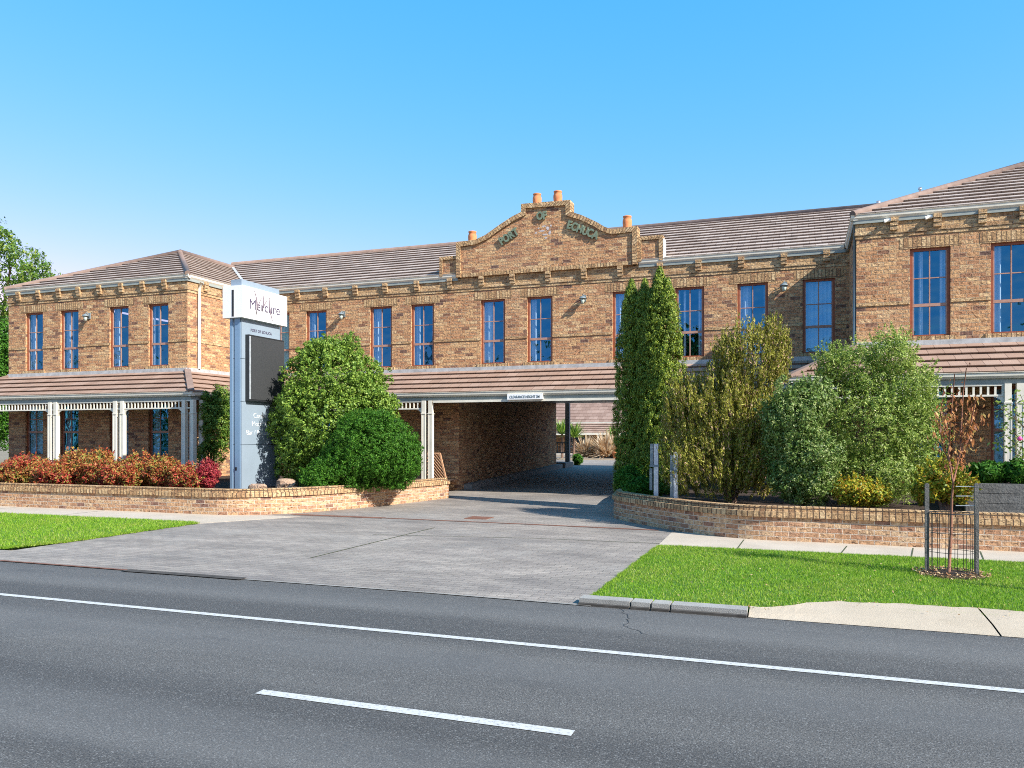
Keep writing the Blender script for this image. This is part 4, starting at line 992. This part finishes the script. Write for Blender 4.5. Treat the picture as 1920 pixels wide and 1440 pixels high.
# cypress: narrow flame shapes
def cypress(u, Y, zb, spires, label):
    x0 = XatY(u, Y); t = thing('cypress', (x0, Y, zb), label, 'tree', 'columnar cypresses at the end of the right garden'); P = []; Nn = []; A = []
    for (su, vt, rpx, dy, n) in spires:
        y = Y+dy; k = depth(su, y)/F; x = XatY(su, y); zt_ = Zat(su, vt, y); r0 = rpx*k
        tt = RNG.uniform(0, 1, n)**1.15; z = zb+(zt_-zb)*tt
        prof = np.interp(tt, [0, .08, .35, .6, .8, .92, 1], [.95, 1.0, 1.0, .92, .72, .42, .04])
        a = RNG.uniform(0, 2*np.pi, n); lump = 1+.10*np.sin(a*3+z*4+su)+.08*np.sin(a*7-z*9)
        r = r0*prof*lump*(1-.22*RNG.uniform(0, 1, n)**2)
        C = np.stack([x+np.cos(a)*r, y+np.sin(a)*r, z], 1); d = np.stack([np.cos(a), np.sin(a), np.full(n, .35)], 1)
        ci = RNG.uniform(0, 1, n) < .3; C[ci,0] = x+(C[ci,0]-x)*.55; C[ci,1] = y+(C[ci,1]-y)*.55
        L = np.repeat(np.arange(n), 24); q = unit(len(L)); P.append(C[L]+q*np.array([.05, .05, .06])*RNG.uniform(.3, 1.1, len(L))[:,None]); Nn.append(q*.7+d[L]*.7); A.append(np.tile([0., 0, 1], (len(L), 1))+d[L]*.3)
    leafmesh('foliage', np.concatenate(P), np.concatenate(Nn), .019, 'cyp', t, .5, np.concatenate(A), .4)
    stems(t, (x0, Y, zb), [(XatY(q[0], Y+q[3]), Y+q[3], Zat(q[0], q[1], Y+q[3])-.4) for q in spires], .05)
cypress(1196, 17.2, .38, [(1184,527,31,0,3800),(1209,526,30,-.15,3200)], 'dark shaded columnar cypress with twin tips beside the drive')
cypress(1246, 16.8, .40, [(1237,504,37,0,3000),(1252,524,33,-.12,2300),(1222,543,28,.05,2200)], 'tallest sunlit yellow green cypress with its tip at the gutter')
shrub('corner_shrub', 1180, 16.3, .40, [(1178,898,24,24,0)], 'dark', 'small round dark shrub at the curved end of the garden wall under the cypress', 'bush', 420, .05, 22, .024, .5, low=.4)
shrub('corner_shrub', 1200, 15.6, .40, [(1197,915,26,20,0),(1225,922,14,14,0)], 'dark', 'low dark leafy shrub at the foot of the white metal post', 'bush', 420, .05, 20, .03, .5, low=.4)

# olive spiky shrub (upright shoots)
def spiky(u, Y, zb, regions, mat, label, nshoot, size):
    x0 = XatY(u, Y); t = thing('spiky_shrub', (x0, Y, zb), label, 'bush'); P = []; Nn = []; A = []
    pr = np.array([r[2]*r[3] for r in regions], float); pr /= pr.sum()
    for i in range(nshoot):
        (eu, ev, ru, rv, dy) = regions[RNG.choice(len(regions), p=pr)]; y = Y+dy; k = depth(eu, y)/F
        d = unit(1)[0]; rr = RNG.uniform(.55, 1.0); c = np.array([XatY(eu, y), y, Zat(eu, ev, y)])+d*np.array([ru, ru, rv])*k*rr
        if c[2] < zb+.05: continue
        base = np.array([x0, Y, zb]); g_ = c-base; g_ /= np.linalg.norm(g_); g_ = g_*.45+np.array([0, 0, .85])+RNG.normal(size=3)*.13; g_ /= np.linalg.norm(g_)
        Ls = RNG.uniform(.16, .36); n = 34; s_ = RNG.uniform(0, 1, n)
        q = unit(n); q -= g_*(q@g_)[:,None]; q /= np.linalg.norm(q, axis=1, keepdims=True)
        P.append(c+g_*(s_*Ls)[:,None]+q*.022); Nn.append(q*.6+np.array([0, 0, .2])); A.append(g_*1.2+q*.7)
    leafmesh('foliage', np.concatenate(P), np.concatenate(Nn), size, mat, t, .28, np.concatenate(A), .3)
    stems(t, (x0, Y, zb), [(XatY(r[0], Y+r[4]), Y+r[4], Zat(r[0], r[1], Y+r[4])) for r in regions], .05)
spiky(1370, 14.8, .40, [(1412,700,62,90,0),(1365,790,95,90,0),(1300,810,62,95,0),(1335,880,95,66,-.3),(1405,860,70,80,-.2),(1455,670,30,62,.1),(1362,705,34,70,0),(1280,770,34,44,0)], 'olive',
      'big olive yellow shrub of upright feathery shoots with pinkish tips', 3300, .030)
shrub('glossy_shrub', 1505, 13.9, .40, [(1490,800,52,84,0),(1525,880,48,75,-.2),(1465,790,34,46,0),(1525,755,36,46,.2),(1490,900,46,44,-.1),(1470,850,34,50,.1)], 'blueg',
      'blue green glossy shrub between the olive shrub and the pale green tree', 'bush', 1600, .08, 20, .025, .45, shell=.45, fill=.7, lumps=14, sprigs=260, splen=.26)
shrub('garden_tree', 1645, 15.1, .40, [(1640,800,100,100,0),(1600,695,58,48,.2),(1668,672,44,46,.1),(1700,740,52,58,0),(1712,830,52,70,-.1),(1640,890,86,58,-.2),(1560,690,32,26,0),(1735,790,32,44,0)], 'light',
      'largest pale green small leaved tree in the right garden rising over the verandah gutter', 'tree', 2700, .085, 19, .024, .38, shell=.55, stemr=.06, fill=.75, lumps=14, sprigs=420, splen=.30)
shrub('yellow_shrub', 1610, 13.7, .40, [(1600,925,34,22,0),(1640,930,30,16,0)], 'yell', 'low yellow green shrub at the foot of the pale green tree', 'bush', 260, .06, 16, .026, .5, low=.4, sprigs=70, splen=.18)
shrub('yellow_shrub', 1775, 13.6, .40, [(1765,905,38,36,0),(1735,925,24,22,0),(1795,920,28,26,0)], 'yell', 'yellow and orange shrub behind the caged sapling', 'bush', 330, .06, 15, .026, .5, low=.4, sprigs=110, splen=.22, shell=.6)
shrub('verandah_plant', 1850, 15.3, .40, [(1850,888,34,20,0),(1810,895,22,18,0)], 'dark', 'low dark green plant under the right verandah behind the timber edging', 'plant', 300, .06, 16, .04, .35, low=.4)
shrub('verandah_plant', 1905, 15.2, .40, [(1905,885,26,22,0),(1940,890,26,26,0)], 'dark', 'dark green plant under the ground floor window at the right edge', 'plant', 300, .06, 16, .04, .35, low=.4)
# climbing plant at the left corner
shrub('climbing_plant', 400, 18.0, .3, [(405,800,26,70,0),(388,780,14,40,-.2),(385,850,14,34,-.2),(418,750,18,24,.2)], 'tree', 'tall leafy climber at the verandah corner left of the pylon sign', 'plant', 620, .09, 20, .032, .5, shell=.6)
shrub('spiky_tuft', 192, 16.2, .40, [(196,858,10,12,0)], 'light', 'thin green tuft poking up behind the red shrubs', 'plant', 40, .05, 14, .05, .15)
# nandina row
nx = [(8, 893, 46, 30, 15.0), (52, 884, 44, 32, 15.2), (98, 892, 36, 24, 14.7), (142, 881, 42, 36, 15.1), (184, 880, 40, 36, 14.9), (222, 894, 38, 26, 14.6), (262, 884, 38, 34, 15.1), (306, 888, 36, 32, 14.8), (345, 896, 34, 26, 14.7)]
nl = ['bright red shrub at the left edge behind the garden wall', 'orange red shrub left of the first pair of verandah posts', 'brownish low shrub at the foot of the first pair of posts', 'golden orange shrub just right of the first pair of posts',
      'tall orange shrub under the thin green tuft', 'dark red low shrub at the foot of the second pair of posts', 'mixed red and gold shrub just right of the second pair of posts', 'orange shrub left of the verandah corner posts', 'reddish shrub at the foot of the corner posts']
for (u, v, ru, rv, Y), lab in zip(nx, nl):
    shrub('red_shrub', u, Y, .38, [(u, v, ru*.8, rv, 0), (u-ru*.5, v+rv*.3, ru*.5, rv*.65, .1), (u+ru*.55, v+rv*.25, ru*.5, rv*.7, -.1)], 'nand', lab, 'shrub', 260, .07, 18, .033, .38, sprigs=90, splen=.2, group= 'red shrubs along the left garden wall', low=.37, shell=.4)
shrub('red_shrub', 390, 14.8, .38, [(388, 892, 20, 26, 0)], 'nandpink', 'crimson pink shrub at the right end of the red row', 'shrub', 260, .05, 17, .026, .42, sprigs=50, splen=.15, group='red shrubs along the left garden wall', low=.37, shell=.4)
# far tree at the left
def far_tree():
    Y = 36; t = thing('broadleaf_tree', (XatY(-40, Y), Y, 0), 'broad green tree rising behind the left wing', 'tree'); E = []
    for (u, v, ru, rv) in ((-20, 560, 90, 90), (20, 500, 62, 46), (-40, 470, 70, 60), (60, 520, 40, 34), (10, 640, 60, 60), (-60, 620, 80, 80), (0,455,24,22), (40,560,40,40)):
        k = depth(u, Y)/F; E.append((XatY(u, Y), Y, Zat(u, v, Y), ru*k, ru*k, rv*k))
    pos, nr, C = blobs(E, 1500, .35, 22, .5); leafmesh('crown', pos, nr, .11, 'tree', t, .45)
    stems(t, (XatY(-40, Y), Y, 0), [(e[0], e[1], e[2]) for e in E], .25)
far_tree()
# unseen street trees behind the camera, added to darken window reflections and shaded walls
def tree_line():
    E = []
    for i in range(72):
        x = -150+i*3.2+random.uniform(-1.2, 1.2); h = random.uniform(4.5, 10.5); r = random.uniform(2.0, 3.6); y = -30+random.uniform(-2.5, 2.5)
        E += [(x, y, h*.45, r, r, h*.45), (x+1.6, y, 1.8, 2.2, 1.6, 2.2), (x+random.uniform(-1, 1), y, h*.78, r*.65, r*.65, h*.24)]
    pos, nr, C = blobs(E, 5200, .7, 15, .5, low=.3); o = leafmesh('tree_line', pos, nr, .32, 'tree', None, .5)
    tag(o, 'added belt of street trees behind the viewpoint, only seen as darker window reflections', 'trees', kind='stuff')
tree_line()
# shrubbery filling beyond left recess
shrub('tall_shrub', -5, 27, 0, [(-5, 720, 40, 120, 0)], 'dark', 'dark shrub in the gap beyond the left end of the motel', 'bush', 700, .25, 16, .07, .45)
# rose bush at the right edge
rb = thing('rose_bush', (XatY(1925, 12.9), 13.2, .40), 'sparse bush with pink bloom reaching in from the right edge', 'bush'); P = []; s = MB()
bx0 = XatY(1950, 13.2)
for (u, v) in ((1870, 755), (1878, 790), (1885, 812), (1900, 770), (1872, 825), (1915, 850), (1908, 740), (1935, 760), (1950, 800), (1960,740)):
    tip = Vector((XatY(u, 13.1), 13.1+random.uniform(-.2, .2), Zat(u, v, 13.1))); b0 = Vector((bx0, 13.2, .4)); mid = Vector((XatY(1945, 13.2), 13.2, tip.z*.75)); s.tube([b0, mid, tip], [.012, .008, .003], 5)
    for k in range(60):
        f = RNG.uniform(.25, 1); p = mid.lerp(tip, f); P.append(np.array(p)+RNG.normal(size=3)*.05)
P = np.array(P); leafmesh('foliage', P, unit(len(P))+np.array([0, 0, .5]), .030, 'light', rb, .5); s.build('stems', 'bark', rb)
for (u, v) in ((1912, 823),):
    s = MB(); c = (XatY(u, 12.95), 12.95, Zat(u, v, 12.95)); 
    for k in range(3): s.lathe(c, [(0, -.03+k*.01), (.034-.008*k, -.01+k*.01), (.032-.008*k, .015+k*.01), (.02-.006*k, .025)], 8)
    s.build('bloom', 'petal', rb)
# rocks
def rock(u, v, Y, rx, ry, rz, label, seed):
    x = XatY(u, Y); z = .36; s = MB(); rs = np.random.default_rng(seed); n, m_ = 12, 7
    off = rs.uniform(.8, 1.15, (m_+1, n)); pts = [[(x+rx*math.sin(math.pi*i/m_)**.6*math.cos(2*math.pi*j/n)*off[i, j], Y+ry*math.sin(math.pi*i/m_)**.6*math.sin(2*math.pi*j/n)*off[i, j], z+rz*.5-rz*.6*math.cos(math.pi*i/m_)*(off[i, j] if 0 < i < m_ else 1)) for j in range(n)] for i in range(m_+1)]
    for i in range(m_):
        for j in range(n): s.face([pts[i][j], pts[i][(j+1)%n], pts[i+1][(j+1)%n], pts[i+1][j]])
    top(s.build('rock', 'rock'), label, 'rock', 'rocks at the foot of the pylon sign')
rock(483, 915, 14.6, .24, .15, .17, 'brown squared rock in front of the pylon sign', 3)
rock(535, 908, 15.1, .24, .2, .26, 'pale rock between the pylon sign and the dark bush', 4)
rock(556, 912, 14.75, .18, .14, .12, 'small low rock left of the dark green bush', 9)

# white metal sign posts at the wall corner
def mpost(u0, u1, vt, Y, label, second):
    x0, x1 = XatY(u0, Y), XatY(u1, Y); zt_ = Zat((u0+u1)/2, vt, Y)
    t = thing('metal_post', ((x0+x1)/2, Y, .4), label, 'post', 'white metal posts behind the curved wall'); s = MB(); w_ = x1-x0
    s.box(x0+w_*.48, x1, Y-.05, Y+.05, .35, zt_); s.build('upright', 'galv', t)
    s = MB()
    if second: s.box(x0, x0+w_*.30, Y-.06, Y+.05, .62, .62+(zt_-.62)*.47); s.box(x0+.01, x0+w_*.42, Y-.06, Y+.05, .66+(zt_-.62)*.47, zt_)
    else: s.box(x0, x0+w_*.42, Y-.04, Y+.05, .38, zt_-.05)
    s.build('cover_plate', 'slate', t)
    s = MB(); s.box(x0, x1+.01, Y-.065, Y-.055, (zt_+.62)/2, (zt_+.62)/2+.04); s.build('clamp', 'slate', t)
mpost(1219, 1235, 832, 14.45, 'taller white metal post with two cover plates behind the curved wall', True)
mpost(1257, 1271, 848, 14.1, 'shorter white metal post half hidden by the olive shrub', False)
# timber edging at right
te = thing('timber_planter', (XatY(1880, 14.4), 14.4, .4), 'grey weathered timber planter edge under the right verandah', 'planter'); xa, xb = XatY(1818, 14.2), XatY(2050, 14.2)
for k in range(3):
    s = MB(); s.box(xa, xb, 14.2, 14.28, .40+k*.155, .40+k*.155+.148); s.build('board', 'darktimber', te)
s = MB(); s.box(xa-.06, xa, 14.17, 14.3, .38, .88); s.build('end_post', 'darktimber', te)
s = MB(); s.prism([(xa, 14.28), (xb, 14.28), (xb, 17), (xa, 17)], .4, .80); s.build('planter_soil', 'soil', te)

# ------------------------------------------------------------ sapling, guard
bx, by = G(1779, 1078, ZL)
sp = thing('sapling', (bx, by, ZL), 'young tree with rusty brown leaves standing in the wire guard', 'tree')
def at(u, v, dy=0): return Vector((XatY(u, by+dy), by+dy, Zat(u, v, by+dy)))
s = MB()
br_ = [[(1779,1080,0),(1783,1000,0),(1785,930,.02),(1788,900,.02)], [(1788,902,.02),(1800,850,.0),(1803,790,.05),(1806,735,.05),(1812,690,.08)], [(1787,905,.02),(1778,850,-.05),(1782,800,-.05),(1786,750,-.1),(1790,700,-.1)],
       [(1788,880,0),(1768,840,.1),(1762,790,.15),(1766,755,.1)], [(1795,860,0),(1818,820,.1),(1832,780,.15)], [(1800,830,0),(1822,790,-.1),(1830,740,-.12)], [(1781,830,0),(1770,800,-.12),(1774,770,-.15)]]
for i, b2 in enumerate(br_): r0 = (.019 if i == 0 else .010); s.tube([at(*q) for q in b2], [r0*(1-.6*k/len(b2)) for k in range(len(b2))], 6)
s.build('trunk', 'redbark', sp)
P = []
for b2 in br_[1:]:
    pts = [at(*q) for q in b2]
    for k in range(105):
        f = random.uniform(.15, len(pts)-1.001); i = int(f); p = pts[i].lerp(pts[i+1], f-i)
        if p.z > Zat(1800, 745, by) and random.random() < .75: continue
        P.append(np.array(p)+RNG.normal(size=3)*np.array([.055, .055, .05]))
P = np.array(P); leafmesh('foliage', P, unit(len(P)), .029, 'rustleaf', sp, .42, np.tile([0., 0, -1], (len(P), 1)), .5)
tg = thing('tree_guard', (bx, by, ZL), 'wire tree guard with two grey timber stakes around the sapling', 'tree guard')
for (u) in (1738, 1831):
    x = XatY(u, by); zt_ = Zat(u, 906, by); s = MB(); s.box(x-.021, x+.021, by-.021, by+.021, 0, zt_-.01); s.box(x-.014, x+.014, by-.014, by+.014, zt_-.01, zt_); s.build('stake', 'stake', tg)
xa, xb = XatY(1738, by), XatY(1831, by); s = MB(); cx_, rr = (xa+xb)/2, (xb-xa)/2-.01; zt_ = Zat(1785, 962, by); nv = 16
for k in range(nv):
    a = 2*math.pi*(k+.3)/nv; x, y = cx_+rr*math.cos(a), by+rr*.85*math.sin(a); s.tube([(x, y, ZL), (x+.003, y, zt_)], .0032, 4, False)
for z in np.linspace(ZL+.05, zt_, 4):
    ring = [(cx_+rr*math.cos(2*math.pi*k/24), by+rr*.85*math.sin(2*math.pi*k/24), z) for k in range(25)]; s.tube(ring, .0032 if z < zt_-.01 else .005, 4, False)
s.build('wire_mesh', 'blackm', tg)
s = MB()
for v in (912, 930, 948): s.bar(at(1792, v), at(1831, v), .008)
s.build('tie_wire', 'galv', tg)
# mulch ring & litter
s = MB(); s.lathe((bx+.02, by, ZL-.01), [(0, .05), (.18, .045), (.30, .03), (.37, 0)], 24); mu = s.build('mulch_ring', 'soil'); tag(mu, 'ring of dark mulch and dry leaves at the foot of the sapling', 'mulch', kind='stuff')
n = 900; a = RNG.uniform(0, 6.28, n); r = .36*np.sqrt(RNG.uniform(0.1, 1.2, n)); P = np.stack([bx+.02+r*np.cos(a), by+r*np.sin(a), ZL+.02+.03*RNG.uniform(0, 1, n)], 1)
lf = leafmesh('leaf_litter', P, np.tile([0., 0, 1], (n, 1)), .016, 'litter', mu, .45, None, .5)
# scattered dry leaves along the verge edges
n = 800; x = RNG.uniform(-1.9, 7, n); P = np.stack([x, np.array([frontR(q) for q in x])+RNG.normal(0, .03, n), np.full(n, ZL+.012)], 1)
m2 = 260; P2 = np.stack([RNG.uniform(-1.8, 6, m2), RNG.uniform(7.7, 11.3, m2), np.full(m2, ZL+.03)], 1)
lf = leafmesh('leaf_litter', np.concatenate([P, P2]), np.tile([0., 0, 1], (n+m2, 1)), .013, 'litter', None, .5, None, .4); tag(lf, 'dry brown leaves scattered over the right verge and its edge', 'leaves', kind='stuff')
# unseen stand-in post, added outside the frame to cast the shadow across the verge
pole = MB(); pb = Vector((1.476, 9.67, 0)); k_ = 1.9; pb2 = pb+Vector((k_, -.34*k_-.1, 0)); pole.box(pb2.x-.03, pb2.x+.03, pb2.y-.03, pb2.y+.03, 0, k_*.78)
top(pole.build('shadow_post', 'stake'), 'unseen timber post beyond the right edge, standing in for whatever shadows the verge', 'shadow_post')

# ------------------------------------------------------------ courtyard beyond the passage
YC = 50
def cpt(u, v): return XatY(u, YC), Zat(u, v, YC)
cb = thing('courtyard_building', (-15, YC, .3), 'single storey wing with brown tiled roof seen through the drive-through', 'building')
B_save = B; B = cb
zc0, zc1 = Zat(1110, 792, YC), Zat(1110, 812, YC-1.5)
roof_plane([(-40, YC, zc0), (10, YC, zc0), (10, YC+5, zc0+3.4), (-40, YC+5, zc0+3.4)], 'ctile', 'roof_slope', .38, .02)
roof_plane([(-40, YC-1.6, zc1), (10, YC-1.6, zc1), (10, YC-.2, zc1+.62), (-40, YC-.2, zc1+.62)], 'vtile', 'verandah_roof', .33, .046)
s = MB(); s.box(-40, 10, YC+.1, YC+.4, .2, zc0-.05); s.build('wall', 'brick', cb)
s = MB(); s.box(-40, 10, YC-.12, YC, zc0-.14, zc0+.02); s.build('gutter', 'cream', cb)
s = MB(); s.box(-40, 10, YC-1.72, YC-1.6, zc1-.12, zc1+.02); s.build('verandah_gutter', 'cream', cb)
s = MB()
s.face([(-40, YC-1.6, zc1-.1), (10, YC-1.6, zc1-.1), (10, YC, zc1-.1), (-40, YC, zc1-.1)]); s.build('verandah_ceiling', 'sage', cb)
for u in (1122, 1128, 1170, 1176, 1062):
    x = XatY(u, YC-1.6); s = MB(); s.box(x-.06, x+.06, YC-1.68, YC-1.56, .3, zc1-.1); s.build('post', 'cream', cb)
for u in (1085, 1150):
    x = XatY(u, YC+.08); s = MB(); s.box(x-.5, x+.5, YC+.04, YC+.1, .9, 1.55); s.build('window', 'glass', cb)
B = B_save
s = MB(); s.prism([(-24, 45.2), (2, 45.2), (2, 48.6), (-24, 48.6)], .3, .52); structure(s.build('courtyard_bed', 'path'))
def tuft(u, Y, zb, n, length, mat, name, label, cat, spread=1.0, wid=.012, group=None):
    x0 = XatY(u, Y); t = thing(name, (x0, Y, zb), label, cat, group); V = []
    for i in range(n):
        a = RNG.uniform(0, 6.283); e = RNG.uniform(.15, 1.35)*spread; L = length*RNG.uniform(.6, 1.1); dr = np.array([math.cos(a)*math.sin(e), math.sin(a)*math.sin(e), math.cos(e)])
        sd = np.array([-math.sin(a), math.cos(a), 0])*wid; p0 = np.array([x0, Y, zb])+np.array([math.cos(a), math.sin(a), 0])*.08; p1 = p0+dr*L*.6; p2 = p0+dr*L+np.array([0, 0, -.12*L*math.sin(e)])
        V += [p0-sd, p0+sd, p1+sd, p1-sd, p1-sd, p1+sd, p2+sd*.2, p2-sd*.2]
    rawmesh('blades', np.array(V), n*2, 4, mat, t)
for i, (u, Y, L, lab) in enumerate(((1140, 43.5, 1.6, 'largest straw coloured ornamental grass seen through the drive-through'), (1098, 44, 1.3, 'straw coloured grass clump beside the rear post'), (1168, 44.5, 1.35, 'straw coloured grass clump partly behind the cypress'), (1185, 43, 1.0, 'straw coloured grass clump hidden by the cypress'))):
    tuft(u, Y, .42, 420, L, 'straw', 'ornamental_grass', lab, 'grass clump', 1.15, .035, 'dry grass clumps in the courtyard')
for (u, v, Y, lab) in ((1076, 806, 40, 'green strappy palm behind the rear post'), (1151, 808, 46, 'small green palm above the straw grasses'), (1054, 800, 42, 'green palm behind the rear railing')):
    z = Zat(u, v+14, Y); x = XatY(u, Y); tuft(u, Y, z, 160, .95 if Y < 45 else .8, 'lime', 'palm', lab, 'palm', 1.1, .03, 'small palms in the courtyard')
    t = [o for o in bpy.data.objects if o.name.startswith('palm') and o.get('label') == lab][0]; s = MB(); s.tube([(x, Y, .3), (x, Y, z+.05)], [.08, .06], 8); s.build('trunk', 'bark', t)
x = XatY(1155, 42.0); s = MB(); s.lathe((x, 42, .34), [(0, 0), (.13, 0), (.20, .36), (.22, .36), (.22, .42), (.17, .42), (.15, .30), (0, .3)], 14); top(s.build('terracotta_pot', 'terracotta'), 'orange terracotta pot in front of the straw grasses', 'pot')
# white courtyard edging line
s = MB(); s.box(-22, -2, 41.0, 41.2, .3, .42); structure(s.build('courtyard_kerb', 'kerb'))
# dark shrub at rear ledge
shrub('ledge_shrub', 1085, 34.5, .3, [(1083, 862, 8, 11, 0)], 'dark', 'small dark shrub at the rear end of the passage beside the post', 'bush', 110, .08, 14, .04, .5, low=.3)

for o in list(bpy.data.objects):
    if o.name.startswith('grass') and o.get('kind') == 'stuff' and 'category' in o: pass
